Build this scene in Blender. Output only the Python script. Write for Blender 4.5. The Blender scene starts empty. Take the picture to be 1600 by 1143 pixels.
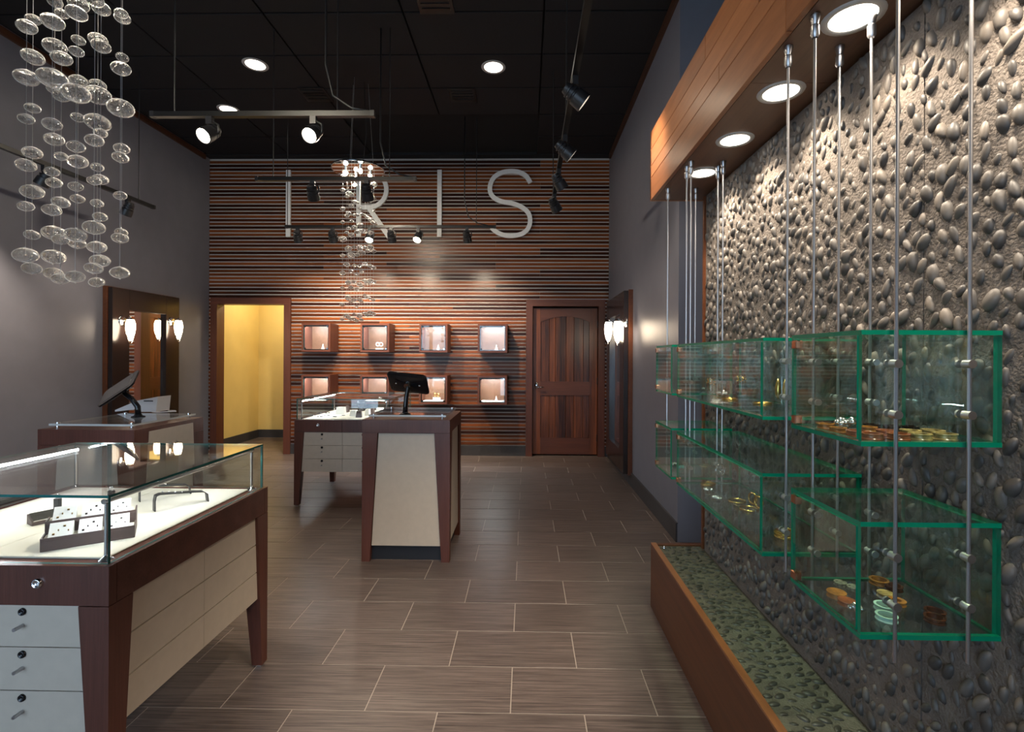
import bpy, bmesh, math, random
from mathutils import Vector, Matrix, Euler
random.seed(7)
sc = bpy.context.scene
COL = sc.collection
R = math.radians

# ------------------------------------------------------------------ camera
F, H, PPX, PPY = 780.0, 1.49, 808.0, 556.0          # focal length in px of the 1600x1143 frame, eye height, optical axis
YAW, ROLL = math.atan(14 / F), R(.3)
cam = bpy.data.cameras.new('camera'); camo = bpy.data.objects.new('camera', cam); COL.objects.link(camo)
cam.sensor_width = 36; cam.lens = F / 1600 * 36; cam.clip_start = .02
cam.shift_x = -(PPX - 800) / 1600; cam.shift_y = -(571.5 - PPY) / 1600
camo.matrix_world = Matrix.Translation((0, 0, H)) @ Matrix.Rotation(YAW, 4, 'Z') @ Matrix.Rotation(R(90), 4, 'X') @ Matrix.Rotation(ROLL, 4, 'Z')
sc.camera = camo

# ------------------------------------------------------------------ world (daylight outside the storefront), exposure
w = bpy.data.worlds.new('daylight'); sc.world = w; w.use_nodes = True
w.node_tree.nodes['Background'].inputs[0].default_value = (.57, .75, 1, 1)
w.node_tree.nodes['Background'].inputs[1].default_value = 3.7
sc.view_settings.view_transform = 'Standard'; sc.view_settings.look = 'None'
sc.view_settings.exposure = 0.38; sc.view_settings.gamma = 1.0; sc.view_settings.use_curve_mapping = False
cy = sc.cycles
cy.use_denoising = True
cy.caustics_reflective = False; cy.caustics_refractive = False
cy.max_bounces = 10; cy.diffuse_bounces = 4; cy.glossy_bounces = 5; cy.transmission_bounces = 10; cy.transparent_max_bounces = 40
cy.sample_clamp_indirect = 4.0

# ------------------------------------------------------------------ photograph -> place
cY, sY, cR, sR = math.cos(YAW), math.sin(YAW), math.cos(ROLL), math.sin(ROLL)
def ray(px, py):
    a, b = (px - PPX) / F, (PPY - py) / F
    u, v = a * cR - b * sR, a * sR + b * cR
    return Vector((-sY + u * cY, cY + u * sY, v))
def atZ(px, py, Z):
    d = ray(px, py); return Vector((0, 0, H)) + d * ((Z - H) / d.z)
def atY(px, py, Y):
    d = ray(px, py); return Vector((0, 0, H)) + d * (Y / d.y)
def atX(px, py, X):
    d = ray(px, py); return Vector((0, 0, H)) + d * (X / d.x)
def topix(p):
    dep = -sY * p[0] + cY * p[1]; u = (cY * p[0] + sY * p[1]) / dep; v = (p[2] - H) / dep
    return PPX + F * (u * cR + v * sR), PPY - F * (-u * sR + v * cR)

# ------------------------------------------------------------------ materials
MATS = {}
def newmat(name):
    m = bpy.data.materials.new(name); m.use_nodes = True; MATS[name] = m
    nt = m.node_tree; return m, nt, nt.nodes['Principled BSDF']
def N(nt, typ, **kw):
    n = nt.nodes.new(typ)
    for k, v in kw.items():
        if k.startswith('i_'):
            n.inputs[k[2:].replace('_', ' ')].default_value = v
        else: setattr(n, k, v)
    return n
def rgb(c): return (c[0], c[1], c[2], 1)
def plain(name, col, rough=.5, metal=0, spec=.5, noise=0, nscale=30, bump=0, bscale=200, coat=0):
    m, nt, b = newmat(name)
    b.inputs['Base Color'].default_value = rgb(col); b.inputs['Roughness'].default_value = rough
    b.inputs['Metallic'].default_value = metal; b.inputs['Specular IOR Level'].default_value = spec
    b.inputs['Coat Weight'].default_value = coat
    tc = N(nt, 'ShaderNodeTexCoord')
    if noise:
        n = N(nt, 'ShaderNodeTexNoise', i_Scale=nscale, i_Detail=4.0); nt.links.new(tc.outputs['Object'], n.inputs['Vector'])
        r = N(nt, 'ShaderNodeValToRGB'); nt.links.new(n.outputs['Fac'], r.inputs[0])
        r.color_ramp.elements[0].color = rgb([x * (1 - noise) for x in col]); r.color_ramp.elements[1].color = rgb([min(1, x * (1 + noise)) for x in col])
        r.color_ramp.elements[0].position = .3; r.color_ramp.elements[1].position = .7
        nt.links.new(r.outputs[0], b.inputs['Base Color'])
    if bump:
        n = N(nt, 'ShaderNodeTexNoise', i_Scale=bscale, i_Detail=5.0); nt.links.new(tc.outputs['Object'], n.inputs['Vector'])
        bp = N(nt, 'ShaderNodeBump', i_Strength=bump, i_Distance=.01); nt.links.new(n.outputs['Fac'], bp.inputs['Height'])
        nt.links.new(bp.outputs[0], b.inputs['Normal'])
    return m
def wood(name, dark, light, axis, rough=.4, vary=.5, fine=60, stretch=.04, spec=.5, lo=.35, hi=.7, bump=.12):
    """grain runs along axis; every object gets its own tone and its own cut of the grain"""
    m, nt, b = newmat(name); L = nt.links.new
    tc = N(nt, 'ShaderNodeTexCoord'); oi = N(nt, 'ShaderNodeObjectInfo')
    off = N(nt, 'ShaderNodeVectorMath', operation='MULTIPLY_ADD')
    L(oi.outputs['Random'], off.inputs[0]); off.inputs[1].default_value = (37, 53, 71); L(tc.outputs['Object'], off.inputs[2])
    mp = N(nt, 'ShaderNodeMapping'); s = [1, 1, 1]; s['XYZ'.index(axis)] = stretch; mp.inputs['Scale'].default_value = s
    L(off.outputs[0], mp.inputs['Vector'])
    n1 = N(nt, 'ShaderNodeTexNoise', i_Scale=fine, i_Detail=6.0, i_Roughness=.65); L(mp.outputs[0], n1.inputs['Vector'])
    n2 = N(nt, 'ShaderNodeTexNoise', i_Scale=fine * .12, i_Detail=3.0); L(mp.outputs[0], n2.inputs['Vector'])
    ad = N(nt, 'ShaderNodeMath', operation='ADD'); L(n1.outputs['Fac'], ad.inputs[0]); L(n2.outputs['Fac'], ad.inputs[1])
    hv = N(nt, 'ShaderNodeMath', operation='MULTIPLY'); L(ad.outputs[0], hv.inputs[0]); hv.inputs[1].default_value = .5
    rm = N(nt, 'ShaderNodeMath', operation='MULTIPLY_ADD'); L(oi.outputs['Random'], rm.inputs[0]); rm.inputs[1].default_value = vary * .4; rm.inputs[2].default_value = -vary * .2
    sm = N(nt, 'ShaderNodeMath', operation='ADD'); L(hv.outputs[0], sm.inputs[0]); L(rm.outputs[0], sm.inputs[1])
    r = N(nt, 'ShaderNodeValToRGB'); L(sm.outputs[0], r.inputs[0])
    r.color_ramp.elements[0].position = lo; r.color_ramp.elements[1].position = hi
    r.color_ramp.elements[0].color = rgb(dark); r.color_ramp.elements[1].color = rgb(light)
    L(r.outputs[0], b.inputs['Base Color'])
    b.inputs['Roughness'].default_value = rough; b.inputs['Specular IOR Level'].default_value = spec
    bp = N(nt, 'ShaderNodeBump', i_Strength=bump, i_Distance=.004); L(n1.outputs['Fac'], bp.inputs['Height']); L(bp.outputs[0], b.inputs['Normal'])
    return m
def thin_glass(name, tint, refl=1.0, base=.04):
    m = bpy.data.materials.new(name); m.use_nodes = True; MATS[name] = m; nt = m.node_tree; nt.nodes.clear(); L = nt.links.new
    o = N(nt, 'ShaderNodeOutputMaterial'); mx = N(nt, 'ShaderNodeMixShader')
    t = N(nt, 'ShaderNodeBsdfTransparent'); t.inputs[0].default_value = rgb(tint)
    g = N(nt, 'ShaderNodeBsdfGlossy'); g.inputs['Roughness'].default_value = .0; g.inputs[0].default_value = rgb((refl,) * 3)
    lw = N(nt, 'ShaderNodeLayerWeight'); lw.inputs[0].default_value = .5
    p = N(nt, 'ShaderNodeMath', operation='POWER'); L(lw.outputs['Facing'], p.inputs[0]); p.inputs[1].default_value = 5
    a = N(nt, 'ShaderNodeMath', operation='MULTIPLY_ADD'); L(p.outputs[0], a.inputs[0]); a.inputs[1].default_value = 1 - base; a.inputs[2].default_value = base
    L(a.outputs[0], mx.inputs[0]); L(t.outputs[0], mx.inputs[1]); L(g.outputs[0], mx.inputs[2]); L(mx.outputs[0], o.inputs[0])
    return m
def emit(name, col, strength):
    m = bpy.data.materials.new(name); m.use_nodes = True; MATS[name] = m; nt = m.node_tree; nt.nodes.clear()
    o = N(nt, 'ShaderNodeOutputMaterial'); e = N(nt, 'ShaderNodeEmission'); e.inputs[0].default_value = rgb(col); e.inputs[1].default_value = strength
    nt.links.new(e.outputs[0], o.inputs[0]); return m
def bead_glass():
    m = bpy.data.materials.new('bead_glass'); m.use_nodes = True; nt = m.node_tree; nt.nodes.clear(); L = nt.links.new
    o = N(nt, 'ShaderNodeOutputMaterial'); g = N(nt, 'ShaderNodeBsdfGlass'); g.inputs['IOR'].default_value = 1.45; g.inputs['Roughness'].default_value = .03
    tc = N(nt, 'ShaderNodeTexCoord'); oi = N(nt, 'ShaderNodeObjectInfo')
    ad = N(nt, 'ShaderNodeVectorMath', operation='MULTIPLY_ADD'); L(oi.outputs['Random'], ad.inputs[0]); ad.inputs[1].default_value = (31, 17, 23); L(tc.outputs['Object'], ad.inputs[2])
    n = N(nt, 'ShaderNodeTexNoise', i_Scale=3.5, i_Detail=2.0); L(ad.outputs[0], n.inputs['Vector'])
    bp = N(nt, 'ShaderNodeBump', i_Strength=.9, i_Distance=.16); L(n.outputs['Fac'], bp.inputs['Height']); L(bp.outputs[0], g.inputs['Normal'])
    t = N(nt, 'ShaderNodeBsdfTransparent'); t.inputs[0].default_value = (.95, .95, .95, 1)
    mx = N(nt, 'ShaderNodeMixShader'); mx.inputs[0].default_value = .6
    L(t.outputs[0], mx.inputs[1]); L(g.outputs[0], mx.inputs[2])
    gl = N(nt, 'ShaderNodeBsdfGlossy'); gl.inputs['Roughness'].default_value = .42; L(bp.outputs[0], gl.inputs['Normal'])
    lw = N(nt, 'ShaderNodeLayerWeight'); lw.inputs[0].default_value = .5
    p = N(nt, 'ShaderNodeMath', operation='POWER'); L(lw.outputs['Facing'], p.inputs[0]); p.inputs[1].default_value = 2.6
    a = N(nt, 'ShaderNodeMath', operation='MULTIPLY_ADD'); L(p.outputs[0], a.inputs[0]); a.inputs[1].default_value = .85; a.inputs[2].default_value = .07
    m2 = N(nt, 'ShaderNodeMixShader'); L(a.outputs[0], m2.inputs[0]); L(mx.outputs[0], m2.inputs[1]); L(gl.outputs[0], m2.inputs[2]); L(m2.outputs[0], o.inputs[0]); return m

M = {}
M['paint'] = plain('grey_paint', (.178, .180, .216), .40, spec=.4, noise=.04, nscale=6)
M['yellow'] = plain('yellow_paint', (.77, .59, .21), .6, noise=.03, nscale=4)
M['black_ceiling'] = plain('black_ceiling_paint', (.0052, .0053, .0074), .75, noise=.2, nscale=60)
M['black_void'] = plain('black_void', (.0035, .0035, .004), .9)
M['white'] = plain('white_backing', (.50, .465, .435), .6)
M['baseboard'] = plain('charcoal_baseboard', (.045, .043, .046), .4, noise=.15, nscale=40)
M['grout'] = plain('floor_grout', (.38, .325, .285), .8)
M['slat'] = wood('slat_wood', (.030, .0085, .0042), (.235, .068, .019), 'X', rough=.28, vary=1.1, fine=40, spec=.2, bump=0)
M['case_wood'] = wood('espresso_wood', (.080, .024, .015), (.150, .050, .033), 'Z', rough=.38, vary=.3, fine=130)
M['case_wood_h'] = wood('espresso_wood_level', (.080, .024, .015), (.150, .050, .033), 'X', rough=.38, vary=.3, fine=130)
M['door_wood'] = wood('door_wood', (.028, .008, .005), (.34, .098, .034), 'Z', rough=.36, vary=.32, fine=45, lo=.38, hi=.74)
M['frame_wood'] = wood('door_frame_wood', (.075, .023, .014), (.15, .048, .026), 'Z', rough=.4, vary=.2, fine=70)
M['frame_wood_x'] = wood('door_frame_wood_level', (.075, .023, .014), (.15, .048, .026), 'X', rough=.4, vary=.2, fine=70)
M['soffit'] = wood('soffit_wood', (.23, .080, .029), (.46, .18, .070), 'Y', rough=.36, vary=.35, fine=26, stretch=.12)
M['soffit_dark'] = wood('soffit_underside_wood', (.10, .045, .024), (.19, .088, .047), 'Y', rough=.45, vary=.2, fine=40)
M['bench_wood'] = wood('bench_wood', (.085, .024, .008), (.17, .054, .018), 'Y', rough=.38, vary=.3, fine=45)
M['trim_wood'] = wood('trim_wood', (.05, .018, .009), (.10, .036, .016), 'Y', rough=.5, vary=.2, fine=45)
M['ebony'] = plain('ebony_lacquer', (.022, .013, .011), .22, spec=.6)
M['cream'] = plain('cream_laminate', (.61, .53, .44), .5, noise=.03, nscale=25)
M['pad'] = plain('ivory_pad', (.80, .76, .66), .8, noise=.02, nscale=90)
M['white_leather'] = plain('white_leatherette', (.85, .83, .78), .55)
M['brown_leather'] = plain('brown_leatherette', (.085, .055, .05), .5, bump=.15, bscale=500)
M['kick'] = plain('black_kickplate', (.02, .022, .028), .35)
M['chrome'] = plain('chrome', (.82, .82, .83), .12, metal=1)
M['steel'] = plain('brushed_steel', (.50, .49, .50), .34, metal=1)
M['letter'] = plain('brushed_aluminium', (.86, .85, .83), .5, metal=.05, noise=.04, nscale=80)
M['black'] = plain('black_metal', (.014, .014, .016), .4)
M['black_gloss'] = plain('black_gloss_plastic', (.012, .012, .014), .12)
M['screen'] = plain('dark_screen', (.05, .05, .052), .08)
M['white_plastic'] = plain('white_plastic', (.75, .75, .77), .4)
M['cable'] = plain('white_cable', (.8, .8, .8), .5)
M['track'] = plain('grey_track', (.012, .012, .012), .35, metal=.3)
M['trim_ring'] = plain('downlight_trim', (.55, .54, .53), .4)
M['mortar'] = plain('stone_mortar', (.155, .129, .110), .85, noise=.22, nscale=14, bump=.7, bscale=120)
M['bench_mortar'] = plain('bench_mortar', (.135, .127, .098), .6, noise=.18, nscale=18, bump=.6, bscale=130)
M['pebble_a'] = plain('grey_pebble', (.115, .100, .088), .5, noise=.3, nscale=40)
M['pebble_b'] = plain('dark_pebble', (.062, .055, .051), .48, noise=.3, nscale=45)
M['pebble_c'] = plain('tan_pebble', (.155, .13, .108), .52, noise=.3, nscale=35)
M['bench_pebble'] = plain('bench_pebble', (.06, .058, .048), .35, noise=.35, nscale=40)
M['glass'] = thin_glass('clear_glass', (.955, .975, .965))
M['shelf_glass'] = thin_glass('green_tinted_glass', (.915, .965, .942), base=.05)
M['case_glass'] = thin_glass('case_glass', (.955, .98, .975), base=.05)
M['glass_edge'] = plain('teal_glass_edge', (.025, .17, .16), .12, spec=.8)
M['green_edge'] = plain('green_glass_edge', (.001, .20, .11), .15, spec=.35)
M['bright_edge'] = plain('painted_bright_glass_edge', (.62, .66, .66), .15, spec=.9)  # pale colour stands in for light caught in the clear glass edge
M['mirror'] = plain('mirror_silver', (.80, .82, .83), .01, metal=1)
M['acrylic'] = thin_glass('clear_acrylic', (.90, .92, .92), base=.10)
M['bead'] = bead_glass()
M['wire'] = plain('suspension_wire', (.42, .42, .42), .35, metal=.8)
M['gold'] = plain('gold', (.85, .56, .17), .22, metal=1)
M['silver'] = plain('silver', (.86, .86, .87), .16, metal=1)
M['brown_metal'] = plain('bronze_and_reflected_brown', (.55, .26, .15), .25, metal=1)  # bronze for the bangle; on chrome hinges, reflected brown put into the colour
M['amber'] = plain('amber_horn', (.42, .17, .035), .2, noise=.45, nscale=60)
M['rust'] = plain('rust_stone', (.36, .105, .04), .2, noise=.3, nscale=60)
M['tiger'] = plain('tiger_stone', (.45, .32, .12), .2, noise=.75, nscale=50)
M['dark_stone'] = plain('dark_stone', (.02, .012, .01), .12)
M['brown_stone'] = plain('brown_stone', (.10, .032, .015), .12, noise=.5, nscale=70)
M['mint'] = plain('mint_jade', (.52, .78, .68), .25)
M['abalone'] = plain('abalone', (.25, .26, .20), .2, noise=.8, nscale=120)
M['turquoise'] = plain('turquoise', (.03, .38, .42), .3)
M['downlight'] = emit('downlight_lens', (1, .90, .76), 9)
M['spot_lens'] = emit('spot_lens', (1, .86, .66), 45)
M['bulb'] = emit('bulb_glow', (1, .86, .66), 700)
M['sconce_glow'] = emit('sconce_shade_glow', (1, .80, .58), 17)
M['led'] = emit('led_strip', (.94, .97, 1), 95)
M['box_led'] = emit('box_led', (.90, .96, 1), 230)

def tile_mat():
    m, nt, b = newmat('floor_tile'); L = nt.links.new
    tc = N(nt, 'ShaderNodeTexCoord'); oi = N(nt, 'ShaderNodeObjectInfo')
    off = N(nt, 'ShaderNodeVectorMath', operation='MULTIPLY_ADD'); L(oi.outputs['Random'], off.inputs[0]); off.inputs[1].default_value = (41, 29, 7); L(tc.outputs['Object'], off.inputs[2])
    mp = N(nt, 'ShaderNodeMapping'); mp.inputs['Scale'].default_value = (1.4, 62, 1); L(off.outputs[0], mp.inputs['Vector'])
    n = N(nt, 'ShaderNodeTexNoise', i_Scale=2.2, i_Detail=5.0, i_Roughness=.7); L(mp.outputs[0], n.inputs['Vector'])
    r = N(nt, 'ShaderNodeValToRGB'); L(n.outputs['Fac'], r.inputs[0]); e = r.color_ramp.elements
    e[0].position = .34; e[0].color = rgb((.052, .039, .036)); e[1].position = .70; e[1].color = rgb((.198, .153, .138))
    hs = N(nt, 'ShaderNodeHueSaturation'); L(r.outputs[0], hs.inputs['Color'])
    v = N(nt, 'ShaderNodeMath', operation='MULTIPLY_ADD'); L(oi.outputs['Random'], v.inputs[0]); v.inputs[1].default_value = .22; v.inputs[2].default_value = .89
    L(v.outputs[0], hs.inputs['Value']); L(hs.outputs[0], b.inputs['Base Color'])
    b.inputs['Roughness'].default_value = .34; b.inputs['Specular IOR Level'].default_value = .45
    bp = N(nt, 'ShaderNodeBump', i_Strength=.15, i_Distance=.002); L(n.outputs['Fac'], bp.inputs['Height']); L(bp.outputs[0], b.inputs['Normal'])
    return m
M['tile'] = tile_mat()

# ------------------------------------------------------------------ mesh helpers
def box(bm, x0, x1, y0, y1, z0, z1, bev=0):
    r = bmesh.ops.create_cube(bm, size=1)['verts']
    for v in r:
        v.co = Vector((x0 if v.co.x < 0 else x1, y0 if v.co.y < 0 else y1, z0 if v.co.z < 0 else z1))
    if bev:
        es = list({e for v in r for e in v.link_edges})
        bmesh.ops.bevel(bm, geom=es, offset=bev, segments=1, affect='EDGES', profile=.5)
    return bm
def B(*a, bev=0): return box(bmesh.new(), *a, bev=bev)
def frustum(bm, base, top):
    """hexahedron from four base and four top points, same winding"""
    vs = [bm.verts.new(p) for p in list(base) + list(top)]
    bm.faces.new(vs[3::-1]); bm.faces.new(vs[4:])
    for i in range(4): bm.faces.new((vs[i], vs[(i + 1) % 4], vs[4 + (i + 1) % 4], vs[4 + i]))
    return bm
def prism(bm, poly, d):
    """planar outline (list of Vectors) extruded by vector d"""
    d = Vector(d); n = len(poly)
    a = [bm.verts.new(Vector(p)) for p in poly]; b = [bm.verts.new(Vector(p) + d) for p in poly]
    bm.faces.new(a[::-1]); bm.faces.new(b)
    for i in range(n): bm.faces.new((a[i], a[(i + 1) % n], b[(i + 1) % n], b[i]))
    bmesh.ops.recalc_face_normals(bm, faces=bm.faces)
    return bm
def cyl(bm, p0, p1, r, seg=12, r1=None):
    p0, p1 = Vector(p0), Vector(p1); d = p1 - p0
    q = d.to_track_quat('Z', 'Y').to_matrix().to_4x4()
    bmesh.ops.create_cone(bm, cap_ends=True, segments=seg, radius1=r, radius2=r if r1 is None else r1, depth=d.length, matrix=Matrix.Translation((p0 + p1) / 2) @ q)
    return bm
def lathe(bm, prof, seg=16, mat=None):
    mat = mat or Matrix(); rings = []
    for r, z in prof:
        if r < 1e-6: rings.append([bm.verts.new(mat @ Vector((0, 0, z)))])
        else: rings.append([bm.verts.new(mat @ Vector((r * math.cos(2 * math.pi * i / seg), r * math.sin(2 * math.pi * i / seg), z))) for i in range(seg)])
    for a, b in zip(rings, rings[1:]):
        for i in range(seg):
            j = (i + 1) % seg
            if len(a) == 1 and len(b) == 1: continue
            if len(a) == 1: bm.faces.new((a[0], b[j], b[i]))
            elif len(b) == 1: bm.faces.new((a[i], a[j], b[0]))
            else: bm.faces.new((a[i], a[j], b[j], b[i]))
    bmesh.ops.recalc_face_normals(bm, faces=bm.faces)
    return bm
def tube(bm, pts, r, seg=8):
    pts = [Vector(p) for p in pts]; rings = []; up = None
    for i, p in enumerate(pts):
        t = (pts[min(i + 1, len(pts) - 1)] - pts[max(i - 1, 0)]).normalized()
        if up is None: up = t.orthogonal().normalized()
        up = (up - t * up.dot(t)).normalized(); sd = t.cross(up)
        rr = r[i] if isinstance(r, (list, tuple)) else r
        rings.append([bm.verts.new(p + rr * (math.cos(2 * math.pi * k / seg) * up + math.sin(2 * math.pi * k / seg) * sd)) for k in range(seg)])
    for a, b in zip(rings, rings[1:]):
        for k in range(seg): bm.faces.new((a[k], a[(k + 1) % seg], b[(k + 1) % seg], b[k]))
    bm.faces.new(rings[0][::-1]); bm.faces.new(rings[-1])
    bmesh.ops.recalc_face_normals(bm, faces=bm.faces)
    return bm
def torus(bm, c, R1, r, axis=(0, 0, 1), seg=24, sub=8, flat=1.0):
    q = Vector(axis).to_track_quat('Z', 'Y').to_matrix().to_4x4(); mt = Matrix.Translation(c) @ q; rings = []
    for i in range(seg):
        a = 2 * math.pi * i / seg
        rings.append([bm.verts.new(mt @ Vector(((R1 + r * math.cos(2 * math.pi * k / sub)) * math.cos(a), (R1 + r * math.cos(2 * math.pi * k / sub)) * math.sin(a), r * flat * math.sin(2 * math.pi * k / sub)))) for k in range(sub)])
    for i in range(seg):
        a, b = rings[i], rings[(i + 1) % seg]
        for k in range(sub): bm.faces.new((a[k], b[k], b[(k + 1) % sub], a[(k + 1) % sub]))
    bmesh.ops.recalc_face_normals(bm, faces=bm.faces)
    return bm
def offset_of(p):
    o = Vector((0, 0, 0))
    while p is not None: o += p.location; p = p.parent
    return o
def obj(name, bm, mat, parent=None, smooth=False, world=True, pivot=None):
    """links a bmesh as one object. Coordinates are world unless the parent is turned (world=False)"""
    me = bpy.data.meshes.new(name)
    o = bpy.data.objects.new(name, None if bm is None else me)
    if pivot is not None:
        pivot = Vector(pivot); bmesh.ops.translate(bm, verts=bm.verts, vec=-pivot); o.location = pivot - (offset_of(parent) if world else Vector())
    elif world and parent is not None: bmesh.ops.translate(bm, verts=bm.verts, vec=-offset_of(parent))
    bm.to_mesh(me); bm.free()
    for f in me.polygons: f.use_smooth = bool(smooth)
    for mm in (mat if isinstance(mat, (list, tuple)) else [mat]): me.materials.append(M[mm])
    if smooth == 'auto':
        try: me.set_sharp_from_angle(angle=R(35))
        except Exception: pass
    COL.objects.link(o); o.parent = parent
    return o
def inst(name, src, loc, parent=None, scale=(1, 1, 1), rot=(0, 0, 0), mat=None):
    """another object on the same mesh data, loc in world"""
    o = bpy.data.objects.new(name, src); COL.objects.link(o); o.parent = parent
    o.location = Vector(loc) - offset_of(parent); o.scale = scale; o.rotation_euler = rot
    return o
def mesh_of(name, bm, mat, smooth=True):
    me = bpy.data.meshes.new(name); bm.to_mesh(me); bm.free(); me.materials.append(M[mat])
    for f in me.polygons: f.use_smooth = bool(smooth)
    return me
def tag(o, label, cat, group=None, kind=None):
    o['label'] = label; o['category'] = cat
    if group: o['group'] = group
    if kind: o['kind'] = kind
    return o
def thing(name, label, cat, loc, group=None, rot=(0, 0, 0)):
    o = bpy.data.objects.new(name, None); COL.objects.link(o); o.location = loc; o.rotation_euler = rot
    o.empty_display_size = .1
    return tag(o, label, cat, group)
def struct(name, bm, mat, label, cat, **k):
    o = obj(name, bm, mat, **k); return tag(o, label, cat, kind='structure')
def spot(parent, loc, target, power, size, blend=.5, col=(1, .84, .64), radius=.03):
    l = bpy.data.lights.new('spot_beam', 'SPOT'); l.energy = power; l.spot_size = R(size); l.spot_blend = blend; l.color = col; l.shadow_soft_size = radius
    o = bpy.data.objects.new('spot_beam', l); COL.objects.link(o)
    o.rotation_euler = (Vector(target) - Vector(loc)).to_track_quat('-Z', 'Y').to_euler()
    o.parent = parent; o.location = Vector(loc) - offset_of(parent); return o
def point(parent, loc, power, col=(1, .82, .6), radius=.03):
    l = bpy.data.lights.new('bulb_light', 'POINT'); l.energy = power; l.color = col; l.shadow_soft_size = radius
    o = bpy.data.objects.new('bulb_light', l); COL.objects.link(o); o.parent = parent; o.location = Vector(loc) - offset_of(parent); return o
def pane(x0, x1, y0, y1, z0, z1):
    """glass panel: broad faces get material 0, the cut edges material 1"""
    bm = B(x0, x1, y0, y1, z0, z1); d = [x1 - x0, y1 - y0, z1 - z0]; ax = d.index(min(d)); bm.normal_update()
    for f in bm.faces: f.material_index = 0 if abs(f.normal[ax]) > .5 else 1
    return bm

# ================================================================== THE ROOM
XL, XR, YB, YF, ZC = -4.79, 1.225, 7.46, -3.0, 4.45
XST, YST = 1.035, 2.90             # face and far end of the stone wall
# ---- floor with single tiles
fl = struct('floor', B(XL - .3, 1.9, YF - .3, 9.2, -.06, -.0018), 'grout', 'grey brown streaked tile floor laid in running bond', 'floor')
TW, TD = .613, .309
tile_me = mesh_of('floor_tile', B(-TW / 2 + .0024, TW / 2 - .0024, -TD / 2 + .0024, TD / 2 - .0024, -.0065, 0, bev=.0008), 'tile', False)
spots = []
for r in range(-21, 20):
    y = 3.319 + TD * (r + .5); sh = -.058 if r % 2 == 0 else .25
    for k in range(-9, 4):
        x = sh + TW * (k + .5)
        if x + TW / 2 < XL - .2 or x - TW / 2 > XR + .1 or y > 9.0 or y < YF: continue
        if y > YB + .1 and not -5.0 < x < -3.2: continue
        spots.append((x, y))
def area_px(x, y):
    if y < 1.7: return -1 - abs(y)
    px, py = topix((x, y, 0)); return -1 if px < -120 or px > 1700 or py > 1230 else 1 / y
spots.sort(key=lambda p: -area_px(*p))
for x, y in spots[:296]: inst('floor_tile', tile_me, (x, y, 0), fl)
bm = bmesh.new()
for x, y in spots[296:]: box(bm, x - TW / 2 + .0018, x + TW / 2 - .0018, y - TD / 2 + .0018, y + TD / 2 - .0018, -.0065, 0)
o = obj('floor_tile_field', bm, 'tile', fl); o['kind'] = 'stuff'

# ---- ceiling with its lay-in panels
ce = struct('ceiling', B(XL - .3, 1.9, YF - .3, YB + .3, ZC + .03, ZC + .12), 'black_void', 'black painted panel ceiling', 'ceiling')
CW, CD = 1.22, .61
cp = mesh_of('ceiling_panel', B(-CW / 2 + .008, CW / 2 - .008, -CD / 2 + .008, CD / 2 - .008, 0, .02, bev=.003), 'black_ceiling', False)
y = YB - .12 - CD / 2
while y > YF - .2:
    x = XL + .15 + CW / 2 - .1
    while x < 1.9:
        if not (6.25 < y < 7.1 and -1.9 < x < -.1): inst('ceiling_panel', cp, (x, y, ZC), ce)
        x += CW
    y -= CD
obj('ceiling_edge', B(XL, XR + .4, YB - .14, YB, ZC - .01, ZC + .03), 'black_ceiling', ce)

# ---- side walls
struct('wall_left', B(XL - .2, XL, YF, YB + .1, 0, ZC + .1), 'paint', 'tall grey painted wall on the left', 'wall')
wr = struct('wall_right', B(XR, XR + .6, 4.04, YB + .1, 0, ZC + .1), 'paint', 'grey painted wall between door and stone feature wall', 'wall')
struct('wall_right_near', B(XR + .45, XR + .6, YF, 4.04, 0, ZC + .1), 'paint', 'grey wall behind the stone feature wall', 'wall')
bbl = struct('baseboard_left', B(XL, XL + .015, YF, YB - .02, 0, .15), 'baseboard', 'charcoal tile baseboard along left wall', 'baseboard')
bm = B(XR - .014, XR, 4.04, YB - .02, 0, .15); box(bm, XR - .016, XR + .001, 4.03, YB - .02, .15, .158)
struct('baseboard_right', bm, 'baseboard', 'charcoal tile baseboard along right wall', 'baseboard')
struct('trim_1', B(XL, XL + .03, YF, YB - .14, ZC - .065, ZC), 'trim_wood', 'brown wooden strip at top of left wall', 'trim')
struct('trim_2', B(XR - .03, XR, 4.04, YB - .14, ZC - .07, ZC), 'trim_wood', 'brown wooden strip at top of right wall', 'trim')
# ---- storefront behind the camera: posts, rails and glass
fw = bmesh.new()
box(fw, -.35, 1.75, YF - .05, YF + .05, 0, 3.3)  # unseen solid right bay, shaped to cut daylight on right-facing sides
for x in (XL + .1, -3.3, -1.85, -.38): box(fw, x - .05, x + .05, YF - .05, YF + .05, 0, 3.3)
box(fw, XL, 1.7, YF - .05, YF + .05, 0, .12); box(fw, XL, 1.7, YF - .05, YF + .05, 3.2, 3.3); box(fw, XL, 1.7, YF - .1, YF + .1, 3.3, ZC + .1)
wf = struct('wall_front', fw, 'black', 'black storefront frame facing the street', 'wall')
obj('window_pane', B(XL + .1, -.36, YF - .005, YF + .005, .1, 3.25), 'glass', wf)

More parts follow.
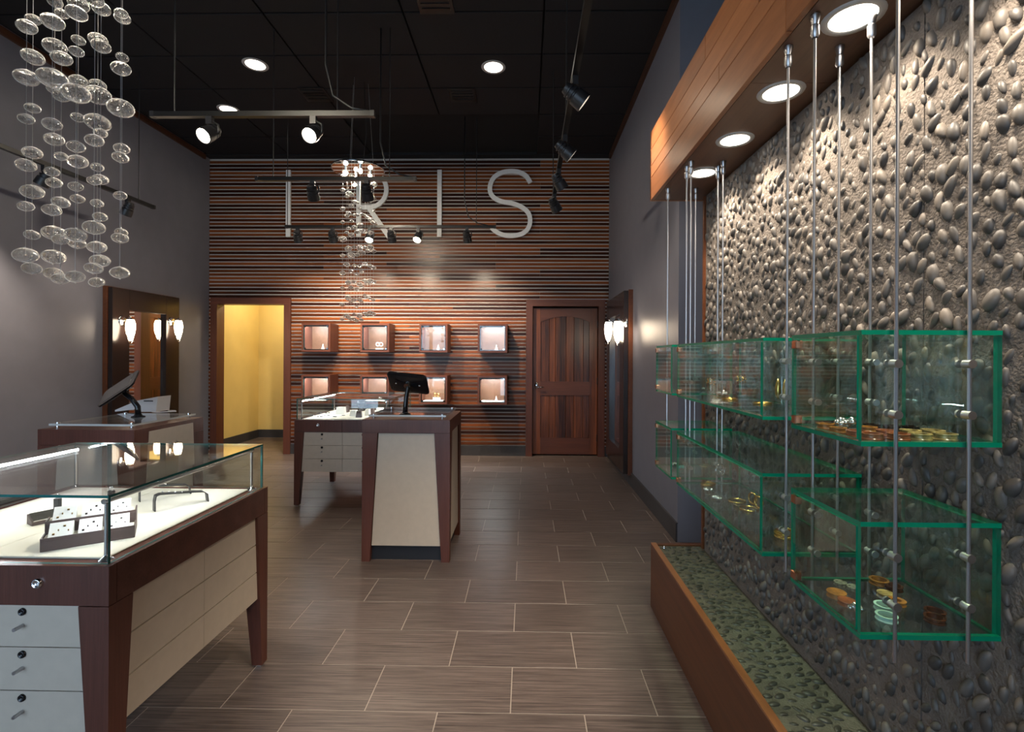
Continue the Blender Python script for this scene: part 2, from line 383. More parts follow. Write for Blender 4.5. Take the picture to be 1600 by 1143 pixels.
# ---- back wall: white backing and one object per slat
OPX0, OPX1, OPZ = -4.652, -3.638, 2.25       # hallway opening
DX0, DX1, DZ = .095, 1.075, 2.235            # door opening
bm = bmesh.new()
box(bm, XL - .1, OPX0 - .02, YB, YB + .14, 0, ZC + .1); box(bm, OPX1 + .02, DX0 - .02, YB, YB + .14, 0, ZC + .1); box(bm, DX1 + .02, XR + .3, YB, YB + .14, 0, ZC + .1)
box(bm, OPX0 - .02, OPX1 + .02, YB, YB + .14, OPZ + .02, ZC + .1); box(bm, DX0 - .02, DX1 + .02, YB, YB + .14, DZ + .02, ZC + .1)
wb = struct('wall_back', bm, 'white', 'back wall clad in brown horizontal wood slats with white gaps', 'wall')
FW0, FW1 = OPX0 - .10, OPX1 + .10; FD0, FD1 = DX0 - .095, DX1 + .095
PIT, ST = .0546, .0375
for k in range(79):
    z0 = .165 + k * PIT; z1 = z0 + ST
    if z1 > ZC - .01: break
    if z0 > 2.335:
        cuts = [XL, (-3.05, -2.1, -2.72)[k % 3], (-.46, -1.3, .2)[(k // 2) % 3], XR]
        segs = list(zip(cuts, cuts[1:]))
    else:
        segs = [(XL, FW0 - .002), (FW1 + .002, (-2.2, -1.1, -1.75)[k % 3]), ((-2.2, -1.1, -1.75)[k % 3], FD0 - .002), (FD1 + .002, XR)]
    for a, b in segs:
        mid = ((a + b) / 2, YB - .012, (z0 + z1) / 2)
        obj('slat', B(a + .0006, b - .0006, YB - .011 - random.random() * .001, YB, z0, z1), 'slat', wb, pivot=mid)
bb = bmesh.new(); box(bb, FW1, FD0, YB - .016, YB, 0, .15); box(bb, FD1, XR, YB - .016, YB, 0, .15); box(bb, XL, FW0, YB - .016, YB, 0, .15)
struct('baseboard_back', bb, 'baseboard', 'charcoal tile baseboard under the slat wall', 'baseboard')
# ---- hallway behind the opening
HX0, HX1, HY = -4.83, -3.28, 8.93
struct('wall_hall_left', B(HX0 - .1, HX0, YB + .14, HY + .1, 0, 2.75), 'yellow', 'yellow hallway wall on the left', 'wall')
struct('wall_hall_back', B(HX0 - .1, HX1 + .1, HY, HY + .1, 0, 2.75), 'yellow', 'yellow wall at the end of the hallway', 'wall')
struct('wall_hall_right', B(HX1, HX1 + .1, YB + .14, HY, 0, 2.75), 'yellow', 'yellow hallway wall on the right', 'wall')
struct('ceiling_hall', B(HX0 - .1, HX1 + .1, YB + .02, HY + .1, 2.7, 2.8), 'white', 'plain hallway ceiling', 'ceiling')
bm = B(HX0, HX0 + .015, YB + .14, HY, 0, .143); box(bm, HX0 + .015, HX1, HY - .015, HY, 0, .143)
struct('baseboard_hall', bm, 'baseboard', 'charcoal baseboard in the hallway', 'baseboard')
t = struct('trim_3', B(FW0, OPX0, YB - .035, YB + .15, 0, OPZ), 'frame_wood', 'dark wood casing around the hallway opening', 'door frame')
obj('jamb', B(OPX1, FW1, YB - .035, YB + .15, 0, OPZ), 'frame_wood', t)
obj('head', B(FW0, FW1, YB - .035, YB + .15, OPZ, OPZ + .095), 'frame_wood_x', t)
hl = thing('hall_light', 'round flush lamp on the hallway ceiling', 'lamp', (-4.0, 8.2, 2.7))
obj('lens', lathe(bmesh.new(), [(0, -.045), (.08, -.04), (.11, -.01), (.11, 0)], 20, Matrix.Translation((-4.0, 8.2, 2.7))), 'downlight', hl, smooth=True)
point(hl, (-4.0, 8.2, 2.58), 26, (1, .86, .62), .1)

# ---- doors
def door(name, label, fr, loc, rotz, swing_handle=True):
    """leaf 0.96 x 2.19 in local x/z, front towards -y"""
    d = bpy.data.objects.new(name, None); COL.objects.link(d); d.location = loc; d.rotation_euler = (0, 0, rotz); tag(d, label, 'door', kind='structure')
    W, HH = .96, 2.19; s = .115; k = dict(parent=d, world=False)
    obj('stile', B(0, s, 0, .045, 0, HH), 'door_wood', **k); obj('stile', B(W - s, W, 0, .045, 0, HH), 'door_wood', **k)
    x0, x1 = s, W - s; mid = (x0 + x1) / 2
    arc = [Vector((x0 + (x1 - x0) * i / 20, 0, HH - .205 + .085 * (1 - (2 * i / 20 - 1) ** 2))) for i in range(21)]
    obj('top_rail', prism(bmesh.new(), [Vector((x0, 0, HH)), *arc, Vector((x1, 0, HH))], (0, .045, 0)), 'frame_wood_x', **k)
    obj('lock_rail', B(x0, x1, 0, .045, .885, 1.09), 'frame_wood_x', **k)
    obj('bottom_rail', B(x0, x1, 0, .045, 0, .245), 'frame_wood_x', **k)
    obj('core', B(.02, W - .02, .0345, .044, .02, HH - .02), 'ebony', **k)
    ws = [.13, .09, .16, .12, .14, .09]; tot = sum(ws); x = x0
    for wv in ws:
        e = x + wv / tot * (x1 - x0)
        for z0, z1 in ((.24, .89), (1.085, HH - .1)):
            obj('plank', B(x + .0015, e - .0015, .016, .034, z0, z1, bev=.003), 'door_wood', pivot=((x + e) / 2, .025, (z0 + z1) / 2), **k)
        x = e
    if swing_handle:
        h = obj('handle', lathe(bmesh.new(), [(0, -.02), (.022, -.018), (.03, -.006), (.032, 0)], 16, Matrix.Translation((.055, 0, 1.03)) @ Matrix.Rotation(R(90), 4, 'X') @ Matrix.Scale(1.7, 4, (0, 1, 0)) @ Matrix.Scale(-1, 4, (0, 0, 1))), 'chrome', smooth=True, **k)
        obj('lever', tube(bmesh.new(), [(.055, -.005, 1.02), (.055, -.05, 1.015), (.075, -.058, 1.012), (.16, -.055, 1.005)], .009, 8), 'chrome', parent=h, world=False, smooth=True)
    for z in (.25, 1.1, 1.95) if fr else ():
        obj('hinge', cyl(bmesh.new(), (W + .002, -.008, z - .05), (W + .002, -.008, z + .05), .008, 8), 'black', **k)
    return d
door('door_1', 'reddish brown plank door with arched panel beside the mirror', True, (DX0 + .01, YB + .05, .02), 0)
t = struct('trim_4', B(FD0, DX0, YB - .035, YB + .14, 0, DZ), 'frame_wood', 'wooden casing around the closed plank door', 'door frame')
obj('jamb', B(DX1, FD1, YB - .035, YB + .14, 0, DZ), 'frame_wood', t)
obj('head', B(FD0, FD1, YB - .035, YB + .14, DZ, DZ + .1), 'frame_wood_x', t)
door('door_2', 'second plank door inside the hallway, seen in the left mirror', False, (HX1 - .05, 8.62, .02), R(-90))

struct('light_block_panel', B(DX0 - .2, DX1 + .2, YB + .141, YB + .2, 0, 2.6), 'black_void', 'added black panel blocking light behind the closed plank door', 'wall')  # unseen panel, added to stop outside light leaking through the door
# ---- sign letters on the slat wall
def ribbon(pts, wd, y0, dp, closed=False):
    bm = bmesh.new(); L_, R_ = [], []
    for i, p in enumerate(pts):
        a = Vector(pts[max(i - 1, 0)]); b = Vector(pts[min(i + 1, len(pts) - 1)]); t = (b - a).normalized(); n = Vector((-t.y, t.x))
        L_.append(Vector(p) + n * wd / 2); R_.append(Vector(p) - n * wd / 2)
    vs = [[bm.verts.new((q[0], yy, q[1])) for q in row] for yy in (y0, y0 + dp) for row in (L_, R_)]
    for i in range(len(pts) - 1):
        bm.faces.new((vs[0][i], vs[0][i + 1], vs[1][i + 1], vs[1][i])); bm.faces.new((vs[2][i], vs[3][i], vs[3][i + 1], vs[2][i + 1]))
        bm.faces.new((vs[0][i], vs[2][i], vs[2][i + 1], vs[0][i + 1])); bm.faces.new((vs[1][i], vs[1][i + 1], vs[3][i + 1], vs[3][i]))
    bm.faces.new((vs[0][0], vs[1][0], vs[3][0], vs[2][0])); bm.faces.new((vs[0][-1], vs[2][-1], vs[3][-1], vs[1][-1]))
    bmesh.ops.recalc_face_normals(bm, faces=bm.faces); return bm
LY, LD, LWD = YB - .055, .03, .066
LZ0, LZ1 = 3.255, 4.255
def letter(bm, which): tag(obj('sign_letter', bm, 'letter'), which, 'letter', 'metal letters of the wall sign')
for px, lab in ((450, 'tall metal letter I, first letter of the sign on the slat wall'), (686.5, 'tall metal letter I between the letters R and S')):
    x = atY(px, 320, LY).x; letter(B(x - LWD / 2, x + LWD / 2, LY, LY + LD, LZ0, LZ1), lab)
xr = atY(560, 320, LY).x; bw = .155
pR = B(xr - LWD / 2, xr + LWD / 2, LY, LY + LD, LZ0, LZ1)
bowl = [(xr, LZ1 - .033), (xr + bw, LZ1 - .033)] + [(xr + bw + .262 * math.sin(a), LZ1 - .295 + .262 * math.cos(a)) for a in [math.pi * i / 20 for i in range(1, 20)]] + [(xr + bw, LZ1 - .557), (xr, LZ1 - .557)]
q = ribbon(bowl, LWD, LY + .0004, LD - .0008); me = bpy.data.meshes.new('t'); q.to_mesh(me); q.free(); pR.from_mesh(me)
q = ribbon([(xr + .15, LZ1 - .56), (xr + .46, LZ0 + .0)], LWD * 1.05, LY + .0008, LD - .0016); me = bpy.data.meshes.new('t'); q.to_mesh(me); q.free(); pR.from_mesh(me)
letter(pR, 'large metal letter R behind the hanging glass beads')
xs = (atY(762, 320, LY).x + atY(831, 320, LY).x) / 2
ctrl = [(.30, .80), (.235, .90), (.13, .955), (.0, .968), (-.13, .945), (-.235, .875), (-.287, .765), (-.285, .665), (-.23, .585), (-.12, .53), (.02, .505), (.16, .455), (.265, .37), (.298, .255), (.27, .14), (.19, .065), (.07, .033), (-.06, .035), (-.175, .075), (-.265, .15)]
def catmull(P, n=5):
    out = []
    for i in range(len(P) - 1):
        p0, p1, p2, p3 = [Vector(P[max(0, min(len(P) - 1, j))]) for j in (i - 1, i, i + 1, i + 2)]
        for k in range(n):
            t = k / n; out.append(.5 * ((2 * p1) + (p2 - p0) * t + (2 * p0 - 5 * p1 + 4 * p2 - p3) * t * t + (3 * p1 - p0 - 3 * p2 + p3) * t ** 3))
    out.append(Vector(P[-1])); return out
letter(ribbon([(xs + p.x * 1.02, LZ0 - .01 + p.y * 1.02) for p in catmull(ctrl)], LWD, LY, LD), 'curved metal letter S, last letter of the sign')

# ================================================================== STONE WALL, BENCH, SOFFIT
random.seed(11)
st = struct('wall_stone', B(XST, XST + .2, YF, 1.318, .3765, 2.42), 'mortar', 'feature wall of river pebbles set in grey mortar', 'wall')
obj('stone_panel', B(XST, XST + .2, 1.322, YST, .3765, 2.42), 'mortar', st)
obj('edge_board', B(XST - .012, XST + .21, YST, YST + .022, .3825, 2.42), 'bench_wood', st)
def pebble_shape(seed, seg=10):
    rnd = random.Random(seed); bm = bmesh.new(); ph = [rnd.uniform(.86, 1.12) for _ in range(4)]
    def rad(a): return 1 + .10 * math.cos(a + seed) + .07 * math.cos(2 * a + seed * 2.1) + .05 * math.cos(3 * a + seed * 3.3)
    rings = []
    for z, r in ((-.25, .97), (.25, .98), (.72, .70)):
        rings.append([bm.verts.new((r * rad(2 * math.pi * i / seg) * math.cos(2 * math.pi * i / seg), r * rad(2 * math.pi * i / seg) * math.sin(2 * math.pi * i / seg), z + (.10 * math.cos(2 * math.pi * i / seg + seed) if z > .5 else 0))) for i in range(seg)])
    tp = bm.verts.new((.08 * math.cos(seed), .08 * math.sin(seed), .95))
    for a, b in zip(rings, rings[1:]):
        for i in range(seg): bm.faces.new((a[i], a[(i + 1) % seg], b[(i + 1) % seg], b[i]))
    for i in range(seg): bm.faces.new((rings[-1][i], rings[-1][(i + 1) % seg], tp))
    return bm
peb = [mesh_of('pebble', pebble_shape(i * 1.7 + .3), ('pebble_a', 'pebble_b', 'pebble_a', 'pebble_c', 'pebble_b', 'pebble_a')[i], True) for i in range(6)]
bpeb = [mesh_of('bench_pebble', pebble_shape(i * 2.3 + .9), 'bench_pebble', True) for i in range(4)]
def scatter(u0, u1, v0, v1, dmin, tries):
    cell = {}; out = []
    for _ in range(tries):
        u, v = random.uniform(u0, u1), random.uniform(v0, v1); a, b = int(u / dmin), int(v / dmin); ok = True
        for i in (-1, 0, 1):
            for j in (-1, 0, 1):
                for (p, q) in cell.get((a + i, b + j), ()):
                    if (p - u) ** 2 + ((q - v) * .78) ** 2 < dmin * dmin * random.uniform(.8, 1.25): ok = False; break
                if not ok: break
            if not ok: break
        if ok: cell.setdefault((a, b), []).append((u, v)); out.append((u, v))
    return out
def join_pebbles(name, items, parent, mats):
    V, Fc, MI = [], [], []
    for me, mt, mi in items:
        b = len(V); V += [tuple(mt @ v.co) for v in me.vertices]
        for p in me.polygons: Fc.append([b + k for k in p.vertices]); MI.append(mi)
    off = offset_of(parent); V = [(x - off.x, y - off.y, z - off.z) for x, y, z in V]
    me = bpy.data.meshes.new(name); me.from_pydata(V, [], Fc); me.polygons.foreach_set('material_index', MI); me.polygons.foreach_set('use_smooth', [True] * len(Fc))
    for mm in mats: me.materials.append(M[mm])
    o = bpy.data.objects.new(name, me); COL.objects.link(o); o.parent = parent; o['kind'] = 'stuff'; return o
pts = scatter(-1.2, YST - .02, .412, 2.40, .0312, 120000)
cand = []
for (y, z) in pts:
    a = random.uniform(-.75, .45) + (math.pi / 2); L_ = random.uniform(.0145, .0285); W_ = L_ * random.uniform(.40, .66); Hh = W_ * random.uniform(.8, 1.35)
    near = y > 1.02 and topix((XST, y, z))[0] < 1615 and 0 <= topix((XST, y, z))[1] < 1143
    cand.append(((L_ * W_) / (y * y) if near else 0, y, z, a, L_, W_, Hh, random.randrange(6)))
cand.sort(key=lambda c: -c[0])
rotw = Matrix.Rotation(R(-90), 4, 'Y')          # local +z -> world -x
far_items = []
for i, (k, y, z, a, L_, W_, Hh, j) in enumerate(cand):
    tilt = Matrix.Rotation(random.uniform(-.28, .28), 4, 'X') @ Matrix.Rotation(random.uniform(-.28, .28), 4, 'Y')
    mt = Matrix.Translation((XST + .002, y, z)) @ rotw @ Matrix.Rotation(a + math.pi / 2, 4, 'Z') @ tilt @ Matrix.Diagonal((L_, W_, Hh, 1))
    if i < 296:
        o = bpy.data.objects.new('pebble', peb[j]); COL.objects.link(o); o.parent = st; o.matrix_local = mt
    else: far_items.append((peb[j], mt, {'pebble_a': 0, 'pebble_b': 1, 'pebble_c': 2}[('pebble_a', 'pebble_b', 'pebble_a', 'pebble_c', 'pebble_b', 'pebble_a')[j]]))
join_pebbles('pebble_field', far_items, st, ['pebble_a', 'pebble_b', 'pebble_c'])
# ---- bench
BX, BY, BZ = .752, 3.0, .375
be = thing('stone_bench', 'low wood fronted bench with pebble top along the stone wall', 'bench', (.9, 1.5, 0))
obj('front_panel', B(BX, BX + .03, YF + .2, BY, .0, BZ - .001, bev=.002), 'bench_wood', be)
obj('cap_strip', B(BX + .0005, BX + .0295, YF + .2, BY - .001, BZ - .001, BZ + .006), 'soffit', be)
obj('end_panel', B(BX + .03, XST + .21, BY - .03, BY, 0, BZ + .004, bev=.002), 'bench_wood', be)
obj('top_slab', B(BX + .03, XST + .21, YF + .2, BY - .03, .0, BZ - .004), 'bench_mortar', be)
obj('stud', lathe(bmesh.new(), [(.011, BZ - .002), (.010, BZ + .008), (0, BZ + .014)], 12, Matrix.Translation((BX + .06, BY - .07, 0))), 'chrome', be, smooth=True)
pts = scatter(BX + .042, XST - .018, -.6, BY - .045, .0295, 40000)
pts.sort(key=lambda p: (p[1] < 1.42, p[1])); items = []
for n, (x, y) in enumerate(pts):
    L_ = random.uniform(.0135, .0225); W_ = L_ * random.uniform(.42, .64); a = random.gauss(0, .45)
    if n < 298:
        o = bpy.data.objects.new('bench_pebble', bpeb[random.randrange(4)]); COL.objects.link(o); o.parent = be
        o.location = Vector((x, y, BZ - .004)) - be.location; o.rotation_euler = (0, 0, a); o.scale = (L_, W_, W_ * .6)
    else: items.append((bpeb[n % 4], Matrix.Translation((x, y, BZ - .004)) @ Matrix.Rotation(a, 4, 'Z') @ Matrix.Diagonal((L_, W_, W_ * .6, 1)), 0))
join_pebbles('bench_pebble_field', items, be, ['bench_pebble'])
# ---- soffit
SX, SZ0, SZ1, SY = .742, 2.425, 2.838, 3.02
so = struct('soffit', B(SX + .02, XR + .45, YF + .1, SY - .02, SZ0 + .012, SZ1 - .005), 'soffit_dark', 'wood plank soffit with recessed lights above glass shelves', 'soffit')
hts = [SZ0 + .0, SZ0 + .135, SZ0 + .205, SZ0 + .305, SZ1]
for r in range(4):
    cuts = [YF + .1, (-.4, .3, -.1, .5)[r], (1.45, 1.95, 1.62, 2.1)[r], SY]
    for a, b in zip(cuts, cuts[1:]):
        obj('plank', B(SX, SX + .02, a + .0012, b - .0012, hts[r] + .0012, hts[r + 1] - .0012, bev=.0015), 'soffit', so, pivot=(SX, (a + b) / 2, (hts[r] + hts[r + 1]) / 2))
obj('end_board', B(SX, XR + .45, SY - .02, SY, SZ0, SZ1), 'soffit', so)
for a, b in ((YF + .1, .62), (.62, 1.72), (1.72, SY - .022)):
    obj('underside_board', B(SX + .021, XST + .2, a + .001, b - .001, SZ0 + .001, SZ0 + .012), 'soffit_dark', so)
def downlight(name, loc, r, label, group, power, aim, size, lens='downlight', col=(1, .86, .68), trim='trim_ring'):
    d = thing(name, label, 'downlight', loc, group); mt = Matrix.Translation(loc)
    obj('trim_ring', lathe(bmesh.new(), [(r * .74, .0), (r * .76, -.004), (r * .97, -.004), (r, 0)], 28, mt), trim, d, smooth=True)
    obj('lens', lathe(bmesh.new(), [(0, -.0025), (r * .74, -.0022), (r * .75, 0)], 28, mt), lens, d, smooth=True)
    spot(d, Vector(loc) + Vector((0, 0, -.02)), Vector(loc) + Vector(aim), power, size, .55, col, r * .7); return d
dl_lab = {3: 'soffit downlight farthest from the viewer, above the smallest glass boxes', 2: 'soffit downlight third from the near end in view', 1: 'soffit downlight behind the nearest one', 0: 'largest and nearest soffit downlight over the pebble wall', -1: 'soffit downlight just outside the top of view', -2: 'soffit downlight second beyond the top of view', -3: 'soffit downlight third beyond the top of view'}
for k in range(-3, 4):
    downlight('soffit_downlight', (.893, 1.388 + .388 * k, SZ0), .078, dl_lab.get(k, 'soffit downlight over the near part of the pebble wall'), 'soffit downlights', 26 if k > -3 else 15, (.055, 0, -1), 118)

# ================================================================== HANGING GLASS DISPLAY BOXES
GX0, GX1, GT = .72, 1.018, .010
def glass_box(y0, y1, z0, z1, label):
    g = thing('glass_display_box', label, 'display box', ((GX0 + GX1) / 2, (y0 + y1) / 2, z0), 'hanging glass display boxes')
    m = ['shelf_glass', 'green_edge']; t = GT
    obj('bottom_panel', pane(GX0, GX1, y0, y1, z0, z0 + t), m, g); obj('top_panel', pane(GX0, GX1, y0, y1, z1 - t, z1), m, g)
    a, b = z0 + t + .0004, z1 - t - .0004
    obj('end_panel', pane(GX0 + .001, GX1 - .001, y0, y0 + t, a, b), m, g); obj('end_panel', pane(GX0 + .001, GX1 - .001, y1 - t, y1, a, b), m, g)
    obj('back_panel', pane(GX1 - t, GX1, y0 + t + .0004, y1 - t - .0004, a, b), m, g)
    dr = obj('door_panel', pane(GX0 - .001, GX0 + .006, y0 + t + .003, y1 - t - .003, a + .003, b - .003), m, g)
    for z in (a + .004, b - .026):
        obj('hinge', B(GX0 - .007, GX0 + .012, y1 - t - .024, y1 - t - .002, z, z + .022, bev=.002), 'brown_metal', dr)  # chrome hinge, tinted with the brown it reflects
    obj('door_rail', B(GX0 + .007, GX0 + .011, y0 + .02, y1 - .03, z0 + t, z0 + t + .005), 'acrylic', g)
    return g
UZ0, UZ1, DZ0, DZ1 = 1.300, 1.550, .886, 1.138
SPAN = {'A': (1.085, 1.367), 'B': (1.53, 2.392), 'C': (2.478, 2.78)}
for k, nm in (('A', 'nearest square'), ('B', 'long middle'), ('C', 'farthest square')):
    glass_box(*SPAN[k], UZ0, UZ1, f'{nm} green edged glass box of the upper row on the rods')
    glass_box(*SPAN[k], DZ0, DZ1, f'{nm} green edged glass box of the lower row on the rods')
def rod(x, y, face, where):
    """face: y of the glass end panel that the clamps reach"""
    g = thing('hanging_rod', f'thin steel rod {where}', 'rod', (x, y, .845), 'steel rods carrying the glass boxes')
    obj('shaft', cyl(bmesh.new(), (x, y, .845), (x, y, SZ0 - .03), .0040, 10), 'steel', g, smooth='auto')
    obj('ceiling_cap', lathe(bmesh.new(), [(.007, -.062), (.011, -.055), (.011, -.03), (.008, -.026), (.013, -.006), (.013, 0)], 14, Matrix.Translation((x, y, SZ0))), 'steel', g, smooth='auto')
    s = 1 if face > y else -1
    for z in (UZ0 + .070, UZ0 + .178, DZ0 + .078, DZ0 + .182):
        c = obj('clamp', cyl(bmesh.new(), (x, y - s * .008, z), (x, face - s * .0003, z), .0092, 14), 'steel', g, smooth='auto')
        obj('washer', cyl(bmesh.new(), (x, face + s * GT + s * .0003, z), (x, face + s * (GT + .005), z), .0088, 14), 'steel', c, smooth='auto')
pos = {'A0': (1.073, 'the near end of the nearest boxes'), 'A1': (1.379, 'the far end of the nearest boxes'), 'B0': (1.518, 'the near end of the long boxes'), 'B1': (2.404, 'the far end of the long boxes'), 'C0': (2.466, 'the near end of the farthest boxes'), 'C1': (2.792, 'the far end of the farthest boxes')}
for k, (y, wh) in pos.items():
    for x, sd in ((.785, 'on the room side at '), (.938, 'on the wall side at ')):
        rod(x, y, SPAN[k[0]][int(k[1])], sd + wh)

# ---- jewellery in the glass boxes
def ring_piece(name, label, cat, grp, p, r, h, mat, hole=.72, tilt=(0, 0, 0)):
    bm = lathe(bmesh.new(), [(r * hole, 0), (r, 0), (r * 1.0, h * .15), (r * .93, h * .3), (r * .93, h * .7), (r, h * .85), (r, h), (r * hole, h), (r * hole, 0)] if hole else [(0, 0), (r, 0), (r * .93, h * .3), (r * .93, h * .7), (r, h * .85), (r * .97, h), (0, h * .96)], 24)
    o = obj(name, bm, mat, None, smooth='auto'); o.location = p; o.rotation_euler = tilt; return tag(o, label, cat, grp)
def zm(s, ox, oy): return lambda x, y: (ox + s * x, oy + s * y)
z6 = zm(.2975, 1180, 700)
fzl = DZ0 + GT + .0003
low = [(447, 705, 62, 'abalone', 0, 'small abalone plug at the back of nearest lower glass box'), (515, 728, 62, 'abalone', 0, 'small abalone plug in front of the other abalone plug'),
       (427, 765, 96, 'amber', 0, 'orange brown wooden plug lying near the glass door'), (480, 806, 86, 'rust', 0, 'orange plug beside the twisted silver bangle'),
       (650, 699, 92, 'amber', .74, 'tiger brown open ring at the back of nearest lower glass box'), (728, 729, 84, 'brown_stone', .74, 'brown open ring partly behind a steel rod'),
       (684, 766, 80, 'tiger', 0, 'patterned tan plug between two open rings'), (744, 806, 84, 'amber', .5, 'amber ring beside the mint green rings'),
       (680, 834, 100, 'mint', .76, 'mint green open ring, the rear of the pair'), (690, 888, 104, 'mint', .76, 'mint green open ring, the front of the pair'),
       (945, 864, 96, 'brown_stone', .76, 'dark brown open ring, the rear of the right pair'), (943, 897, 98, 'brown_stone', .76, 'dark brown open ring, the front of the right pair')]
for x, y, wz, mt, ho, lab in low:
    p = atZ(*z6(x, y + 12), fzl); r = wz * .2975 * p.y / F / 2 * .97
    ring_piece('jewelry_ring' if ho else 'ear_plug', lab, 'ring' if ho else 'plug', 'rings and plugs in the nearest lower glass box', p, r, r * .55, mt, ho)
z5 = zm(.21875, 1230, 590); fzu = UZ0 + GT + .0003
upp = [(275, 335, 118, 'amber', 'orange ring standing by the glass door, leftmost in the nearest upper box'), (362, 360, 112, 'amber', 'orange ring behind the silver sculpture'),
       (580, 355, 112, 'amber', 'amber ring behind the glass corner'), (500, 392, 145, 'rust', 'rust red ring beside the glass corner of nearest upper box'), (630, 418, 148, 'rust', 'rust red ring in the front row, left of the rod'),
       (706, 384, 130, 'rust', 'rust red ring in the second row'), (826, 420, 148, 'rust', 'rust red ring in the front row behind the rod'), (880, 385, 132, 'tiger', 'yellow striped ring in the second row near the rod'),
       (995, 424, 150, 'tiger', 'yellow striped ring in the front row, middle'), (1040, 388, 145, 'tiger', 'yellow striped ring in the second row, right end'), (1170, 424, 155, 'tiger', 'yellow striped ring in the front row, right end'),
       (605, 336, 110, 'dark_stone', 'black ring in the back row, left'), (745, 346, 112, 'dark_stone', 'black ring in the back row, middle'), (880, 350, 112, 'dark_stone', 'black ring in the back row, right')]
taken = []
for x, y, wz, mt, lab in upp:
    p = atZ(*z5(x, y + 26), fzu); r = wz * .21875 * p.y / F / 2 * .97
    p.x = min(max(p.x, GX0 + .013 + r), GX1 - .012 - r); p.y = min(max(p.y, SPAN['A'][0] + GT + r + .002), SPAN['A'][1] - GT - r - .002)
    ring_piece('jewelry_ring', lab, 'ring', 'rings in the nearest upper glass box', p, r, r * .62, mt, .7)
def cluster(name, label, cat, grp, p, r, mat, n=9, seed=0, hz=.6):
    rnd = random.Random(seed); bm = bmesh.new()
    for i in range(n):
        a = i * 2.4; q = Vector((r * .75 * math.cos(a) * math.sqrt((i + .5) / n), r * .75 * math.sin(a) * math.sqrt((i + .5) / n), r * rnd.uniform(.25, hz)))
        bmesh.ops.create_icosphere(bm, subdivisions=1, radius=r * rnd.uniform(.26, .4), matrix=Matrix.Translation(q))
    lo = min(v.co.z for v in bm.verts); bmesh.ops.translate(bm, verts=bm.verts, vec=(0, 0, -lo))
    o = obj(name, bm, mat, None, smooth=True); o.location = p; return tag(o, label, cat, grp)
cluster('silver_ornament', 'twisted silver ornament beside the orange rings', 'ornament', None, atZ(1321, 672, fzu), .026, 'silver', 12, 3, .95)
cluster('silver_bangle', 'twisted silver bangle beside the orange plug', 'bangle', None, atZ(1330, 955, fzl) + Vector((.012, 0, 0)), .018, 'silver', 12, 5, .7)
def earring_stand(p, label, h, mat, style):
    g = thing('earring_stand', label, 'earring stand', p, 'earring stands in the glass boxes'); x, y, z = p
    obj('base', B(x - .013, x + .013, y - .013, y + .013, z, z + .024, bev=.001), 'acrylic', g)
    obj('post', cyl(bmesh.new(), (x, y, z + .0243), (x, y, z + h), .0016, 6), 'acrylic', g)
    obj('arm', tube(bmesh.new(), [(x + .004 * math.cos(i), y - .026 + .052 * i / 8, z + h + .006 * math.sin(math.pi * i / 8)) for i in range(9)], .0016, 6), 'acrylic', g)
    for s in (-1, 1):
        c = Vector((x, y + s * .024, z + h - .006))
        if style == 'hoop': obj('earring', torus(bmesh.new(), c - Vector((0, 0, .022)), .020, .0035, (1, .3, 0), 20, 6), mat, g, smooth=True)
        elif style == 'drop':
            obj('earring', lathe(bmesh.new(), [(0, 0), (.006, -.012), (.010, -.04), (.008, -.06), (0, -.075)], 10, Matrix.Translation(c)), mat, g, smooth=True)
        else:
            bm = bmesh.new()
            for i in range(7): bmesh.ops.create_icosphere(bm, subdivisions=1, radius=.0045, matrix=Matrix.Translation(c + Vector((.006 * math.cos(i * 2), .008 * math.sin(i * 1.7), -.004 * i))))
            obj('earring', bm, mat, g, smooth=True)
z4 = zm(.3325, 1000, 500)
def onto(zx, zy, Z, box_):
    p = atZ(*z4(zx, zy), Z); p.x = min(max(p.x, GX0 + .04), GX1 - .05); a, b = SPAN[box_]; p.y = min(max(p.y, a + .06), b - .06); return p
earring_stand(onto(252, 338, fzu, 'B'), 'gold flower earrings on stand at far end of long upper box', .085, 'gold', 'flower')
earring_stand(onto(500, 362, fzu, 'B'), 'gold tassel earrings on stand in middle of long upper box', .10, 'gold', 'flower')
earring_stand(onto(623, 425, fzu, 'B') + Vector((.03, 0, 0)), 'long braided gold earrings at near end of long upper box', .115, 'gold', 'drop')
cluster('silver_brooch', 'sparkling silver brooch in the long upper box', 'brooch', None, onto(338, 345, fzu, 'B'), .03, 'silver', 12, 8)
def bangle(p, r, label, mat, n=1):
    g = thing('bangle_stack' if n > 1 else 'bangle', label, 'bangle', p, 'metal bangles in the glass boxes')
    for i in range(n): obj('hoop', torus(bmesh.new(), Vector(p) + Vector((.002 * math.sin(i * 2), .003 * math.cos(i * 3), .0032 + i * .0062)), r, .003, (0, 0, 1), 24, 6), mat, g, smooth=True)
bangle(onto(400, 372, fzu, 'B') + Vector((.02, 0, 0)), .030, 'gold bangle lying beside the silver brooch', 'gold')
bangle(onto(540, 392, fzu, 'B') + Vector((.03, 0, 0)), .032, 'gold bangle lying under the tassel earrings', 'gold')
cluster('silver_charm', 'small silver charm in the farthest upper box', 'charm', None, onto(132, 292, fzu, 'C'), .02, 'silver', 8, 2)
cluster('gold_charm', 'small gold charm in the farthest upper box', 'charm', None, onto(165, 306, fzu, 'C') + Vector((.05, .02, 0)), .014, 'gold', 6, 4)
g = thing('medallion_stand', 'pierced silver medallion on a clear stand in long lower box', 'medallion', onto(376, 800, fzl, 'B')); x, y, z = g.location
obj('post', cyl(bmesh.new(), (x, y, z), (x, y, z + .07), .002, 6), 'acrylic', g)
bm = torus(bmesh.new(), (x, y, z + .09), .028, .0025, (.5, -1, 0), 24, 6)
